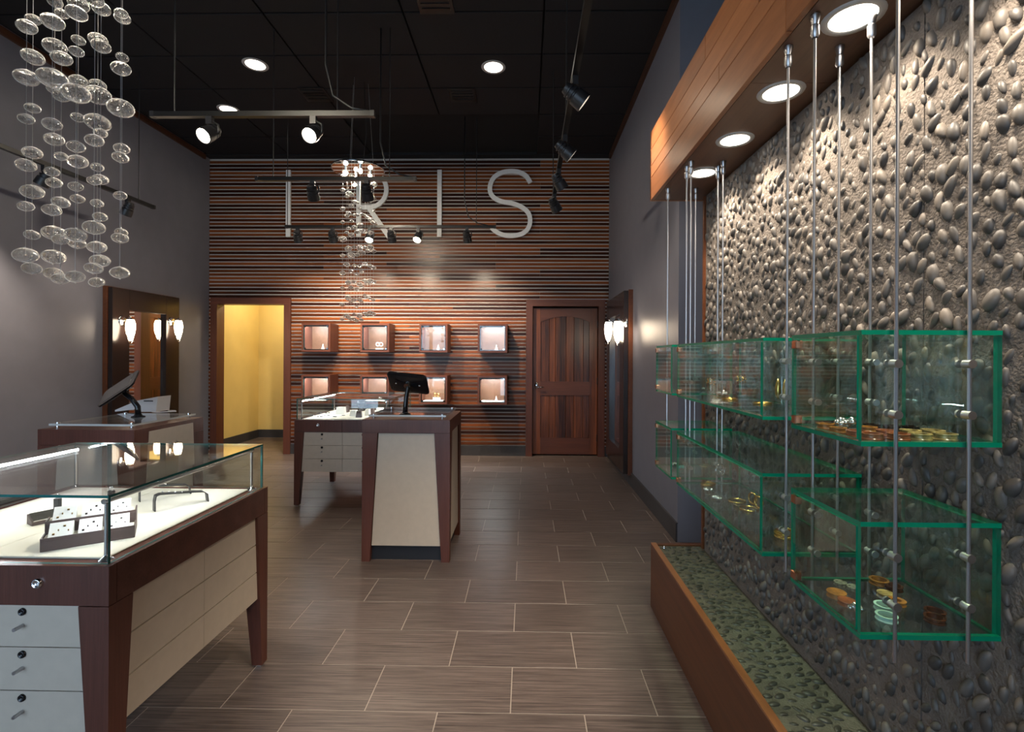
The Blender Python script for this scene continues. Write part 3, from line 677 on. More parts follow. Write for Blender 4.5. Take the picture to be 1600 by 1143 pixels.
for i in range(6): torus(bm, Vector((x, y, z + .09)) + Vector((.9 * .014 * math.cos(i * 1.047), .45 * .014 * math.cos(i * 1.047), .014 * math.sin(i * 1.047))), .0085, .0016, (.5, -1, 0), 12, 5)
obj('disc', bm, 'silver', g, smooth=True)
bangle(onto(310, 768, fzl, 'B'), .030, 'gold cuff at the far end of the long lower box', 'gold', 2)
cluster('silver_cuff', 'jewelled silver cuff, rear one, in long lower box', 'cuff', None, onto(322, 812, fzl, 'B') + Vector((.01, .03, 0)), .022, 'silver', 10, 6, .4)
cluster('silver_cuff', 'jewelled silver cuff, front one, in long lower box', 'cuff', None, onto(345, 838, fzl, 'B') + Vector((.01, -.02, 0)), .022, 'silver', 10, 9, .4)
bangle(onto(435, 852, fzl, 'B') + Vector((.02, 0, 0)), .033, 'gold bangle behind another in the middle of long lower box', 'gold')
bangle(onto(468, 882, fzl, 'B') + Vector((.03, -.02, 0)), .033, 'gold bangle in front of another in long lower box', 'gold')
earring_stand(onto(543, 938, fzl, 'B'), 'large gold hoop earrings on clear block in long lower box', .10, 'gold', 'hoop')
bangle(onto(640, 1035, fzl, 'B') + Vector((.045, .03, 0)), .030, 'tall stack of gold bangles at the glass end of long lower box', 'gold', 4)
cluster('silver_charm', 'small silver charm in the farthest lower box', 'charm', None, onto(130, 660, fzl, 'C') + Vector((0, .03, 0)), .022, 'silver', 8, 12)
cluster('turquoise_charm', 'turquoise stone piece in the farthest lower box', 'charm', None, onto(172, 688, fzl, 'C') + Vector((.01, -.06, 0)), .022, 'turquoise', 6, 14)
bangle(onto(200, 650, fzl, 'C') + Vector((.06, .02, 0)), .028, 'gold bangle in the farthest lower box', 'gold')
bangle(onto(285, 668, fzl, 'C') + Vector((.12, 0, 0)), .032, 'bronze bangle at the right of farthest lower box', 'brown_metal')

# ================================================================== FLOOR CASES
def tapered_leg(x, y, sx, sy, z1, w1, w0, foot=True):
    """outer corner at x, y; sx, sy point to the inside of the case; w1 at z1, w0 at the floor"""
    def sq(w_, z): return [(x, y, z), (x + sx * w_, y, z), (x + sx * w_, y + sy * w_, z), (x, y + sy * w_, z)]
    bm = frustum(bmesh.new(), sq(w0, .012 if foot else 0), sq(w1, z1)); bmesh.ops.recalc_face_normals(bm, faces=bm.faces); return bm
def trap_panel(axis, fix, a0, a1, z0, z1, in0, in1, t, out):
    """panel in plane axis=fix spanning a0..a1 at top; edges slope outwards by in0 / in1 per metre going down"""
    P = lambda a, z, d: (fix + d, a, z) if axis == 'X' else (a, fix + d, z)
    z_ref = z_top_ref[0]
    l = lambda z: a0 - in0 * (z_ref - z); r = lambda z: a1 + in1 * (z_ref - z)
    poly = [P(l(z0), z0, 0), P(r(z0), z0, 0), P(r(z1), z1, 0), P(l(z1), z1, 0)]
    d = (out * t, 0, 0) if axis == 'X' else (0, out * t, 0)
    return prism(bmesh.new(), [Vector(p) for p in poly], d)
z_top_ref = [.731]
def jewel_case(x0, x1, y0, y1, label, tag_):
    c = thing('display_case', label, 'display case', ((x0 + x1) / 2, (y0 + y1) / 2, 0), 'glass topped jewellery cases')
    ZA, ZT, ZG = .731, .851, 1.06; LW1, LW0 = .094, .048; SL = (LW1 - LW0) / ZA
    for x, sx in ((x0, 1), (x1, -1)):
        for y, sy in ((y0, 1), (y1, -1)):
            lg = obj('leg', tapered_leg(x, y, sx, sy, ZA - .002, LW1, LW0), 'case_wood', c)
            obj('foot', B(min(x + sx * .008, x + sx * .04), max(x + sx * .008, x + sx * .04), min(y + sy * .008, y + sy * .04), max(y + sy * .008, y + sy * .04), 0, .012), 'chrome', lg)
    xm = (x0 + x1) / 2
    for a, b in ((x0, xm - .0012), (xm + .0012, x1)):
        ap = obj('apron', B(a, b, y0, y0 + .03, ZA, ZT, bev=.001), 'case_wood', c)
        lx = (a + b) / 2 + (0 if a < xm - .2 else .0)
        obj('lock', lathe(bmesh.new(), [(0, -.004), (.008, -.004), (.010, -.009), (.014, -.008), (.0155, 0)], 18, Matrix.Translation((lx + (.0 if a == x0 else .02), y0, ZT - .052)) @ Matrix.Rotation(R(-90), 4, 'X')), 'chrome', ap, smooth=True)
    obj('apron', B(x0, x1, y1 - .03, y1, ZA, ZT, bev=.001), 'case_wood', c)
    obj('apron', B(x0, x0 + .03, y0 + .0305, y1 - .0305, ZA, ZT), 'case_wood_h', c); obj('apron', B(x1 - .03, x1, y0 + .0305, y1 - .0305, ZA, ZT), 'case_wood_h', c)
    obj('body', B(x0 + .10, x1 - .10, y0 + .10, y1 - .10, .345, ZA - .001), 'kick', c)
    rows = [.337, .468, .600, ZA - .002]
    for i in range(3):
        za, zb = rows[i] + .0016, rows[i + 1] - .0016
        for a, b, i0, i1 in ((x0 + LW1 + .002, xm - .0016, SL, 0), (xm + .0016, x1 - LW1 - .002, 0, SL)):
            z_top_ref[0] = ZA; dr = obj('drawer', trap_panel('Y', y0 + .010, a, b, za, zb, i0, i1, .09, 1), 'cream', c)
            mx = (a + b) / 2 + (.012 if a > xm else -.012)
            obj('lock', lathe(bmesh.new(), [(0, -.003), (.006, -.003), (.0075, -.007), (.0105, -.006), (.0115, 0)], 16, Matrix.Translation((mx, y0 + .010, zb - .020)) @ Matrix.Rotation(R(-90), 4, 'X')), 'black_gloss', dr, smooth=True)
            obj('pull', cyl(bmesh.new(), (mx, y0 + .0098, zb - .062), (mx, y0 - .018, zb - .062), .0055, 12), 'steel', dr, smooth='auto')
        ym = (y0 + y1) / 2
        for xx, out in ((x1 - .010, -1), (x0 + .010, 1)):
            for a, b, i0, i1 in ((y0 + LW1 + .002, ym - .001, SL, 0), (ym + .001, y1 - LW1 - .002, 0, SL)):
                obj('side_panel', trap_panel('X', xx, a, b, za + .001, zb - .001, i0, i1, .02, out), 'cream', c)
    obj('back_panel', trap_panel('Y', y1 - .010, x0 + LW1 + .002, x1 - LW1 - .002, .337, ZA - .003, SL, SL, .02, -1), 'cream', c)
    # deck and padded floor of the vitrine
    obj('deck', B(x0 + .0305, x1 - .0305, y0 + .0305, y1 - .0305, ZT - .03, ZT - .004), 'case_wood_h', c)
    for a, b in ((x0 + .06, xm - .001), (xm + .001, x1 - .06)):
        obj('pad', B(a, b, y0 + .06, y1 - .06, ZT - .004, ZT + .003, bev=.002), 'pad', c)
    # glass
    m = ['case_glass', 'glass_edge']; i = .016; t = .008
    zt = ZG - t - .0004
    obj('front_glass', pane(x0 + i, x1 - i, y0 + i, y0 + i + t, ZT + .0002, zt), m, c)
    obj('side_glass', pane(x1 - i - t, x1 - i, y0 + i + t + .0003, y1 - i - t - .0003, ZT + .0002, zt), m, c)
    obj('side_glass', pane(x0 + i, x0 + i + t, y0 + i + t + .0003, y1 - i - t - .0003, ZT + .0002, zt), m, c)
    obj('rear_glass', pane(x0 + i, x1 - i, y1 - i - t, y1 - i, ZT + .0002, zt), m, c)
    obj('top_glass', pane(x0 + i, x1 - i, y0 + i, y1 - i, zt + .0004, ZG), m, c)
    # posts with flanges, light bars under the top
    q = .052
    for x in (x0 + q, x1 - q):
        for y in (y0 + q, y1 - q):
            p = obj('post', cyl(bmesh.new(), (x, y, ZT - .003), (x, y, zt - .026), .0065, 12), 'chrome', c, smooth='auto')
            obj('flange', lathe(bmesh.new(), [(.022, 0), (.020, .006), (.010, .012), (.0066, .02)], 16, Matrix.Translation((x, y, ZT + .0032 if False else ZT - .0038))), 'chrome', p, smooth=True)
        lb = obj('light_bar', cyl(bmesh.new(), (x, y0 + q - .012, zt - .018), (x, y1 - q + .012, zt - .018), .0085, 12), 'chrome', c, smooth='auto')
        sg = 1 if x < xm else -1
        obj('led_strip', B(min(x + sg * .0088, x + sg * .0105), max(x + sg * .0088, x + sg * .0105), y0 + q, y1 - q, zt - .025, zt - .014), 'led', lb)
    return c
C1 = (-2.20, -1.25, 1.478, 2.402); C2 = (-2.282, -1.33, 4.88, 5.83)
jewel_case(*C1, 'large jewellery case in the left foreground with glass top and white drawers', 1)
jewel_case(*C2, 'jewellery case behind the pedestal, under the small bead chandelier', 2)

# ---- things in the near case
def to_world_obj(name, bm, mat, parent, smooth=False): return obj(name, bm, mat, parent, smooth=smooth, world=False)
dk = .8542
p0, p1 = atZ(62, 863, dk), atZ(211, 839, dk)
tr = thing('ring_tray', 'two tier brown ring tray with white pads', 'tray', p0, rot=(0, 0, math.atan2(p1.y - p0.y, p1.x - p0.x)))
Lt = (p1 - p0).length
for r, (ya, zb) in enumerate(((0, .040), (.075, .075))):
    fr = to_world_obj('tier', B(0, Lt, ya, ya + .068, 0, zb - .006, bev=.001), 'brown_leather', tr)
    bm = B(0, Lt, ya, ya + .004, zb - .006, zb + .002); box(bm, 0, .004, ya + .004, ya + .068, zb - .006, zb + .002); box(bm, Lt - .004, Lt, ya + .004, ya + .068, zb - .006, zb + .002)
    to_world_obj('rim', bm, 'brown_leather', fr)
    to_world_obj('lining', B(.005, Lt - .005, ya + .0045, ya + .067, zb - .006, zb - .004), 'pad', fr)
    for k in range(3):
        u = .016 + k * (Lt - .02) / 3
        pd = to_world_obj('pad', prism(bmesh.new(), [Vector((u, ya + .012, zb - .004)), Vector((u, ya + .058, zb + .034)), Vector((u, ya + .062, zb + .032)), Vector((u, ya + .062, zb - .004))], ((Lt - .02) / 3 - .014, 0, 0)), 'white_leather', fr)
        bm = bmesh.new()
        for e in range(4):
            tt = .25 + .18 * (e % 3) + .05 * e; ux = u + .010 + e * .0125
            box(bm, ux, ux + (.003 if e % 2 else .006), ya + .012 + .046 * tt - .003, ya + .012 + .046 * tt + .003, zb - .004 + .038 * tt - .002, zb - .004 + .038 * tt + .003)
        to_world_obj('stud_earrings', bm, ('gold', 'dark_stone', 'silver')[k], pd)
bm = bmesh.new()
p2 = atZ(50, 822, dk)
sm = thing('pendant_tray', 'small slanted brown tray behind the two tier tray', 'tray', p2, rot=(0, 0, R(60)))
to_world_obj('block', prism(bmesh.new(), [Vector((0, 0, 0)), Vector((0, .055, 0)), Vector((0, .055, .035)), Vector((0, 0, .012))], (.11, 0, 0)), 'brown_leather', sm)
to_world_obj('liner', prism(bmesh.new(), [Vector((.005, .003, .0140)), Vector((.005, .052, .0342)), Vector((.005, .052, .0372)), Vector((.005, .003, .0170))], (.10, 0, 0)), 'silver', sm)
def riser(pa, pb, h, label):
    pa, pb = Vector(pa), Vector(pb); Ls = (pb - pa).length
    g = thing('strap_riser', label, 'display riser', pa, 'black strap risers in the near case', rot=(0, 0, math.atan2(pb.y - pa.y, pb.x - pa.x)))
    pts = [(0, 0), (0, h * .6), (.004, h * .92), (.02, h), (Ls - .05, h * .78), (Ls - .02, h * .7), (Ls - .004, h * .5), (Ls, 0)]
    bm = bmesh.new(); t = .004; rows = []
    for i, (a, b) in enumerate(pts):
        q = Vector(pts[min(i + 1, len(pts) - 1)]) - Vector(pts[max(i - 1, 0)]); n = Vector((-q.y, q.x)).normalized() * t
        rows.append([bm.verts.new((a, -.016, b)), bm.verts.new((a, .016, b)), bm.verts.new((a - n.x, .016, max(0, b - n.y))), bm.verts.new((a - n.x, -.016, max(0, b - n.y)))])
    for r0, r1 in zip(rows, rows[1:]):
        for k in range(4): bm.faces.new((r0[k], r0[(k + 1) % 4], r1[(k + 1) % 4], r1[k]))
    bm.faces.new(rows[0][::-1]); bm.faces.new(rows[-1]); bmesh.ops.recalc_face_normals(bm, faces=bm.faces)
    to_world_obj('strap', bm, 'black', g)
    bm = bmesh.new()
    for i in range(5): bmesh.ops.create_icosphere(bm, subdivisions=1, radius=.004, matrix=Matrix.Translation((.03 + i * .022, 0, h * (1 - .07 * i) + .004)))
    to_world_obj('pendant', bm, 'silver', g, True)
riser(atZ(240, 798, dk), atZ(325, 782, dk), .068, 'bent black strap riser nearest the right glass')
riser(atZ(217, 783, dk), atZ(298, 770, dk), .066, 'bent black strap riser behind the other riser')
for px, py, lab in ((90, 795, 'small black ring clip above the tray, left one'), (174, 782, 'small black ring clip above the tray, right one')):
    q = atZ(px, py, dk); g = thing('ring_clip', lab, 'ring clip', q)
    obj('block', B(q.x - .012, q.x + .012, q.y - .008, q.y + .008, q.z, q.z + .045, bev=.002), 'black', g)
    obj('ring', torus(bmesh.new(), q + Vector((0, 0, .052)), .009, .002, (0, 1, 0), 16, 6), 'silver', g, smooth=True)
# ---- things in the far case
def block_stand(px, py, wd, ht, mat, label, dy=.06):
    q = atZ(px, py + 7, dk); q.y = min(q.y, 5.70 - dy); q.x = max(q.x, C2[0] + .13); o = obj('jewelry_block', prism(bmesh.new(), [q + Vector((-wd / 2, 0, 0)), q + Vector((wd / 2, 0, 0)), q + Vector((wd / 2 * .8, .01, ht)), q + Vector((-wd / 2 * .8, .01, ht))], (0, dy, 0)), mat, pivot=q)
    return tag(o, label, 'display block', 'display blocks in the far case')
block_stand(531, 640, .10, .075, 'white_leather', 'tall white display block at the left of the far case')
block_stand(541, 637, .035, .07, 'brown_leather', 'narrow brown block beside the tall white block')
block_stand(551, 643, .07, .060, 'white_leather', 'white display block in the middle of the far case')
block_stand(560, 645, .06, .065, 'brown_leather', 'dark brown block in front of the bust', .03)
block_stand(573, 642, .045, .065, 'white_leather', 'white block right of the dark brown block')
block_stand(580, 640, .04, .06, 'brown_leather', 'brown block between two white blocks')
block_stand(592, 639, .08, .06, 'white_leather', 'wide white block near the pedestal')
q = atZ(566, 641, dk); q.y = min(q.y, 5.68)
tag(obj('necklace_bust', lathe(bmesh.new(), [(.04, 0), (.045, .01), (.028, .03), (.042, .07), (.05, .10), (.03, .13), (.014, .15), (0, .155)], 16, Matrix.Translation(q)), 'ebony', pivot=q, smooth=True), 'small black necklace bust in the far case', 'bust')
for (px, py), wh in zip(((488, 649), (500, 651), (512, 645), (522, 651), (535, 649), (500, 645), (511, 649)), ('leftmost, by the side glass', 'second in the front row', 'rear middle one', 'fourth in the front row', 'nearest the pedestal', 'rear left one', 'middle one of the front row')):
    q = atZ(px, py, dk); g = tag(obj('ring_pad', lathe(bmesh.new(), [(.022, 0), (.021, .006), (0, .007)], 14, Matrix.Translation(q) @ Matrix.Diagonal((1.4, .6, 1, 1))), 'silver', pivot=q, smooth=True), 'small silver piece on the far case pad, ' + wh, 'jewelry', 'silver pieces on the far case pad')

# ---- pedestal and cash desk
def pedestal(name, label, x0, x1, y0, y1, drawer_side=False):
    c = thing(name, label, 'pedestal', ((x0 + x1) / 2, (y0 + y1) / 2, 0), 'espresso wood pedestals')
    ZA, ZT = .930, 1.026; LW1, LW0 = .112, .058; SL = (LW1 - LW0) / ZA; z_top_ref[0] = ZA
    for x, sx in ((x0, 1), (x1, -1)):
        for y, sy in ((y0, 1), (y1, -1)): obj('leg', tapered_leg(x, y, sx, sy, ZA - .001, LW1, LW0, False), 'case_wood', c)
    obj('top_box', B(x0, x1, y0, y1, ZA, ZT, bev=.001), 'case_wood', c)
    obj('kick_plate', B(x0 + .045, x1 - .045, y0 + .045, y1 - .045, .0, ZA - .002), 'kick', c)
    zb = .113
    for fy, o_ in ((y0 + .012, 1), (y1 - .012, -1)): obj('front_panel' if o_ > 0 else 'back_panel', trap_panel('Y', fy, x0 + LW1 + .004, x1 - LW1 - .004, zb, ZA - .004, SL, SL, .03, o_), 'cream', c)
    for fx, o_ in ((x1 - .012, -1), (x0 + .012, 1)):
        if drawer_side and o_ < 0:
            d = obj('drawer', trap_panel('X', x1 + .004, y0 + LW1 + .004, y1 - LW1 - .004, .70, ZA + .07, SL, SL, .012, o_), 'cream', c); fx = x1 + .004
            yc = (y0 + y1) / 2; obj('pull', tube(bmesh.new(), [(fx, yc - .035, .90), (fx + .018, yc - .025, .895), (fx + .018, yc + .025, .895), (fx, yc + .035, .90)], .004, 8), 'chrome', d, smooth=True)
            obj('side_panel', trap_panel('X', x1 - .012, y0 + LW1 + .004, y1 - LW1 - .004, zb, .696, SL, SL, .03, o_), 'cream', c)
        else: obj('side_panel', trap_panel('X', fx, y0 + LW1 + .004, y1 - LW1 - .004, zb, ZA - .004, SL, SL, .03, o_), 'cream', c)
    e = .035
    obj('glass_top', pane(x0 + e, x1 - e, y0 + e, y1 - e, ZT + .018, ZT + .030), ['case_glass', 'bright_edge'], c)
    for x in (x0 + e + .03, x1 - e - .03):
        for y in (y0 + e + .03, y1 - e - .03):
            obj('standoff', lathe(bmesh.new(), [(.011, 0), (.011, .0178), (.0115, .0302), (.0115, .036), (0, .038)], 14, Matrix.Translation((x, y, ZT))), 'chrome', c, smooth='auto')
    return c
pedestal('pedestal', 'espresso and cream pedestal standing in front of the far case', -1.182, -.546, 3.588, 4.20)
pedestal('cash_desk', 'espresso desk with cream drawer by the left wall, carrying white box', -2.99, -2.39, 3.005, 3.66, True)
TOPZ = 1.026 + .0303
def tablet_stand(label, base, neck, up_dir, nrm, wd, ht):
    """neck: list of points; tablet centre at the last one; nrm = screen normal"""
    g = thing('tablet_stand', label, 'tablet', base, 'tablet stands'); b = Vector(base)
    obj('foot', lathe(bmesh.new(), [(0, 0), (.042, 0), (.040, .006), (.024, .012), (.021, .02), (0, .02)], 20, Matrix.Translation(b)), 'black_gloss', g, smooth='auto')
    obj('neck', tube(bmesh.new(), neck, [.019 - .004 * i / (len(neck) - 1) for i in range(len(neck))], 12), 'black_gloss', g, smooth=True)
    n = Vector(nrm).normalized(); u = Vector(up_dir); u = (u - n * u.dot(n)).normalized(); s = u.cross(n)
    c = Vector(neck[-1]) + n * .016
    mt = Matrix.Translation(c) @ Matrix((s, u, n)).transposed().to_4x4()
    ol = lambda w_, h_, r: [(sx * (w_ / 2 - r) + r * math.cos(a), sy * (h_ / 2 - r) + r * math.sin(a)) for sx, sy, a0 in ((1, 1, 0), (-1, 1, 90), (-1, -1, 180), (1, -1, 270)) for a in [R(a0 + k * 22.5) for k in range(5)]]
    bm = bmesh.new(); A = [bm.verts.new(mt @ Vector((x, y, .008))) for x, y in ol(wd, ht, .03)]; Bq = [bm.verts.new(mt @ Vector((x, y, -.014))) for x, y in ol(wd * .86, ht * .82, .025)]; Mq = [bm.verts.new(mt @ Vector((x, y, -.002))) for x, y in ol(wd, ht, .03)]
    bm.faces.new(A); bm.faces.new(Bq[::-1])
    for P_, Q_ in ((A, Mq), (Mq, Bq)):
        for i in range(len(P_)): bm.faces.new((P_[i], Q_[i], Q_[(i + 1) % len(P_)], P_[(i + 1) % len(P_)]))
    bmesh.ops.recalc_face_normals(bm, faces=bm.faces)
    en = obj('enclosure', bm, 'black_gloss', g, smooth='auto')
    obj('screen', prism(bmesh.new(), [mt @ Vector((x, y, .0083)) for x, y in ((-wd * .38, -ht * .36), (wd * .38, -ht * .36), (wd * .38, ht * .36), (-wd * .38, ht * .36))], n * .001), 'screen', en)
    obj('bracket', cyl(bmesh.new(), c - n * .032, c - n * .0145, .026, 16), 'chrome', g, smooth='auto')
    for sx in (-.3, .3): obj('screw', lathe(bmesh.new(), [(.008, 0), (.007, .004), (0, .005)], 10, mt @ Matrix.Translation((sx * wd, 0, -.0142)) @ Matrix.Rotation(R(180), 4, 'X')), 'chrome', en, smooth=True)
b = atZ(633, 647, TOPZ); b.z = TOPZ; e = atY(637, 601, b.y + .02)
tablet_stand('black tablet on curved stand, back towards us, on centre pedestal', b, [b + Vector((0, 0, .012)), b + Vector((.002, .0, .06)), b + Vector((.006, .005, .12)), b.lerp(e, .9) + Vector((.004, 0, 0)), e], (0.03, -.45, .9), (.12, .62, .60), .30, .205)
b = atZ(216, 651, TOPZ); b.z = TOPZ; e = atY(190, 609, b.y)
tablet_stand('black tablet on curved stand seen from the side on the desk', b, [b + Vector((0, 0, .012)), b + Vector((-.004, 0, .07)), b.lerp(e, .55) + Vector((.022, 0, .02)), e + Vector((.03, 0, -.03)), e], (.8, 0, .6), (-.42, -.62, .66), .20, .285)
q = atZ(205, 646, TOPZ); q.y += .12; q.x -= .02
g = thing('card_printer', 'white wedge shaped box with slot on the desk', 'printer', Vector((q.x, q.y, TOPZ)))
bx0, bx1 = q.x - .03, q.x + .125
obj('body', prism(bmesh.new(), [Vector((bx0, q.y, TOPZ)), Vector((bx1 - .012, q.y, TOPZ)), Vector((bx1, q.y + .0, TOPZ + .115)), Vector((bx0, q.y, TOPZ + .085))], (0, .14, 0)), 'white_plastic', g)
obj('wing', prism(bmesh.new(), [Vector((bx0 - .001, q.y, TOPZ + .02)), Vector((bx0 - .001, q.y, TOPZ + .085)), Vector((bx0 - .17, q.y, TOPZ + .012)), Vector((bx0 - .17, q.y, TOPZ))], (0, .13, 0)), 'white_plastic', g)
obj('slot', B(bx0 + .05, bx0 + .12, q.y - .002, q.y + .001, TOPZ + .078, TOPZ + .086), 'black', g)
tag(obj('cable', tube(bmesh.new(), [Vector((bx1 - .03 + .02 * i, q.y - .02 - .035 * math.sin(i * .55), TOPZ + .004)) for i in range(9)] + [Vector((bx1 + .09, q.y + .06, TOPZ + .004)), Vector((bx1 + .03, q.y + .07, TOPZ + .004))], .0035, 6), 'cable', smooth=True), 'thin white cable coiled beside the white box', 'cable')

# ================================================================== WALL CUBES
cube_x = [(471, 516), (563, 608), (655, 699), (746.5, 792.5)]
names_x = ['leftmost', 'second from left', 'third from left', 'rightmost']
YC0 = 7.12
def wall_cube(i, row):
    zc = 1.742 if row == 0 else 1.000; xa, xb = atY(cube_x[i][0], 526, YC0).x, atY(cube_x[i][1], 526, YC0).x; s = .205; z0, z1 = zc - s, zc + s
    where = f"{names_x[i]} in the {'upper' if row == 0 else 'lower'} row"
    c = thing('wall_display_cube', f'lit wooden display cube, {where} on the slat wall', 'display cube', ((xa + xb) / 2, YB, z0), 'lit wooden display cubes')
    t = .026; y1 = YB - .026
    obj('side_board', B(xa, xa + t, YC0, y1, z0, z1), 'frame_wood', c); obj('side_board', B(xb - t, xb, YC0, y1, z0, z1), 'frame_wood', c)
    obj('top_board', B(xa + t, xb - t, YC0, y1, z1 - t, z1), 'frame_wood_x', c); obj('bottom_board', B(xa + t, xb - t, YC0, y1, z0, z0 + t), 'frame_wood_x', c)
    obj('back_board', B(xa + t, xb - t, y1 - .012, y1, z0 + t, z1 - t), 'soffit_dark', c)
    obj('floor_pad', B(xa + t + .012, xb - t - .012, YC0 + .03, y1 - .014, z0 + t, z0 + t + .012), 'white_leather', c)
    obj('led_bar', B(xa + t + .02, xb - t - .02, YC0 + .035, YC0 + .055, z1 - t - .014, z1 - t - .0005), 'box_led', c)
    gd = obj('glass_door', pane(xa + t + .003, xb - t - .003, YC0 + .008, YC0 + .014, z0 + t + .003, z1 - t - .003), ['glass', 'glass_edge'], c)
    for x in (xa + t + .022, xb - t - .022):
        for z in (z0 + t + .022, z1 - t - .022): obj('fitting', cyl(bmesh.new(), (x, YC0 + .0005, z), (x, YC0 + .0078, z), .0125, 12), 'black_gloss' if x < (xa + xb) / 2 else 'chrome', gd, smooth='auto')
    e = .013; bm = B(xa + t, xb - t, YC0 + .016, YC0 + .024, z1 - t - .022, z1 - t); box(bm, xa + t, xb - t, YC0 + .016, YC0 + .024, z0 + t, z0 + t + e)
    box(bm, xa + t, xa + t + e, YC0 + .0162, YC0 + .0238, z0 + t + e, z1 - t - .022); box(bm, xb - t - e, xb - t, YC0 + .0162, YC0 + .0238, z0 + t + e, z1 - t - .022); obj('inner_frame', bm, 'black_gloss', c)
    # piece on show
    zf = z0 + t + .0122; xm = (xa + xb) / 2 + .05; yy = YC0 + .13
    kind = (('cone', 'hoops', 'cone', 'cone'), ('dome', 'dome', 'pair', 'cone'))[row][i]
    if kind == 'cone': tag(obj('ring_cone', lathe(bmesh.new(), [(.024, 0), (.022, .01), (.008, .055), (.004, .075), (0, .078)], 14, Matrix.Translation((xm, yy, zf))), 'white_leather', smooth=True), f'small white ring cone in the cube {where}', 'ring cone', 'pieces in the wall cubes')
    elif kind == 'dome': tag(obj('pendant_dome', lathe(bmesh.new(), [(.05, 0), (.048, .02), (.03, .045), (.0, .055)], 14, Matrix.Translation((xm, yy, zf))), 'white_leather', smooth=True), f'small white pendant dome in the cube {where}', 'display dome', 'pieces in the wall cubes')
    else:
        g = thing('earring_display', f'pair of earrings on a stand in the cube {where}', 'earrings', (xm - .02, yy, zf), 'pieces in the wall cubes')
        obj('stand', B(xm - .075, xm + .035, yy, yy + .01, zf, zf + (.02 if kind == 'hoops' else .05)), 'white_leather', g)
        for sx in (-.042, .004):
            obj('earring', torus(bmesh.new(), (xm + sx, yy - .004, zf + (.075 if kind == 'hoops' else .085)), .026 if kind == 'hoops' else .018, .006, (0, 1, 0), 18, 6), 'white_leather' if kind == 'hoops' else 'gold', g, smooth=True)
            obj('hook', cyl(bmesh.new(), (xm + sx, yy + .004, zf + .015), (xm + sx, yy + .004, zf + .12), .0018, 6), 'silver', g)
for row in (0, 1):
    for i in range(4): wall_cube(i, row)

# ================================================================== MIRRORS AND SCONCES
def wall_mirror(X, sgn, y0, y1, label):
    """sgn: +1 faces +x (left wall), -1 faces -x"""
    z0, z1 = .14, 2.25; wd = .245; dp = .105
    c = thing('wall_mirror', label, 'mirror', (X, (y0 + y1) / 2, z0), 'tall framed mirrors')
    def bx(a, b, ya, yb, za, zb, **k): return B(min(X + sgn * a, X + sgn * b), max(X + sgn * a, X + sgn * b), ya, yb, za, zb, **k)
    obj('back_frame', bx(.0005, .05, y0 - .012, y1 + .012, z0 - .012, z1 + .012, bev=.002), 'bench_wood', c)
    for n_, (ya, yb, za, zb) in {'stile': (y0, y0 + wd, z0, z1), 'stile_': (y1 - wd, y1, z0, z1), 'rail': (y0 + wd, y1 - wd, z0, z0 + wd), 'rail_': (y0 + wd, y1 - wd, z1 - wd, z1)}.items():
        obj(n_.strip('_'), bx(.0505, dp, ya + .0006, yb - .0006, za + .0006, zb - .0006, bev=.003), 'ebony', c)
    obj('mirror_glass', bx(.0505, .066, y0 + wd, y1 - wd, z0 + wd, z1 - wd), 'mirror', c)
    return X + sgn * dp
xl = wall_mirror(XL, 1, 5.57, 6.66, 'tall dark framed mirror on the left wall')
xr_ = wall_mirror(XR, -1, 5.76, 6.98, 'tall dark framed mirror on the right wall by the door')
def sconce(X, sgn, y, z, label):
    c = thing('wall_sconce', label, 'sconce', (X, y, z), 'teardrop glass wall sconces')
    ax = Matrix.Translation((X, y, z + .075)) @ Matrix.Rotation(R(90 * sgn), 4, 'Y')
    obj('backplate', lathe(bmesh.new(), [(0, .014), (.045, .013), (.058, .006), (.06, 0)], 24, ax), 'chrome', c, smooth=True)
    x = X + sgn * .095
    obj('arm', tube(bmesh.new(), [(X + sgn * .012, y, z + .075), (X + sgn * .05, y, z + .085), (X + sgn * .085, y, z + .115), (x, y, z + .105)], .007, 8), 'chrome', c, smooth=True)
    obj('cap', lathe(bmesh.new(), [(0, .125), (.006, .122), (.008, .105), (.03, .098), (.034, .088)], 16, Matrix.Translation((x, y, z))), 'chrome', c, smooth=True)
    obj('shade', lathe(bmesh.new(), [(0, .090), (.034, .088), (.046, .05), (.049, .0), (.043, -.06), (.028, -.12), (.011, -.155), (0, -.16)], 20, Matrix.Translation((x, y, z))), 'sconce_glow', c, smooth=True)
    bm = tube(bmesh.new(), [(x, y + .053 * math.cos(a), z - .04 - .15 * math.sin(a)) for a in [math.pi * i / 14 for i in range(15)]], .0035, 6)
    obj('loop', bm, 'chrome', c, smooth=True)
for px, lab in ((204, 'glowing sconce on the near stile of the left mirror'), (279, 'glowing sconce on the far stile of the left mirror')):
    q = atX(px, 511, xl + .095); sconce(xl, 1, q.y, q.z, lab)
for px, lab in ((965, 'glowing sconce on the near stile of the right mirror'), (950.5, 'glowing sconce on the far stile of the right mirror')):
    q = atX(px, 514, xr_ - .095); sconce(xr_, -1, min(q.y, 6.86), q.z, lab)

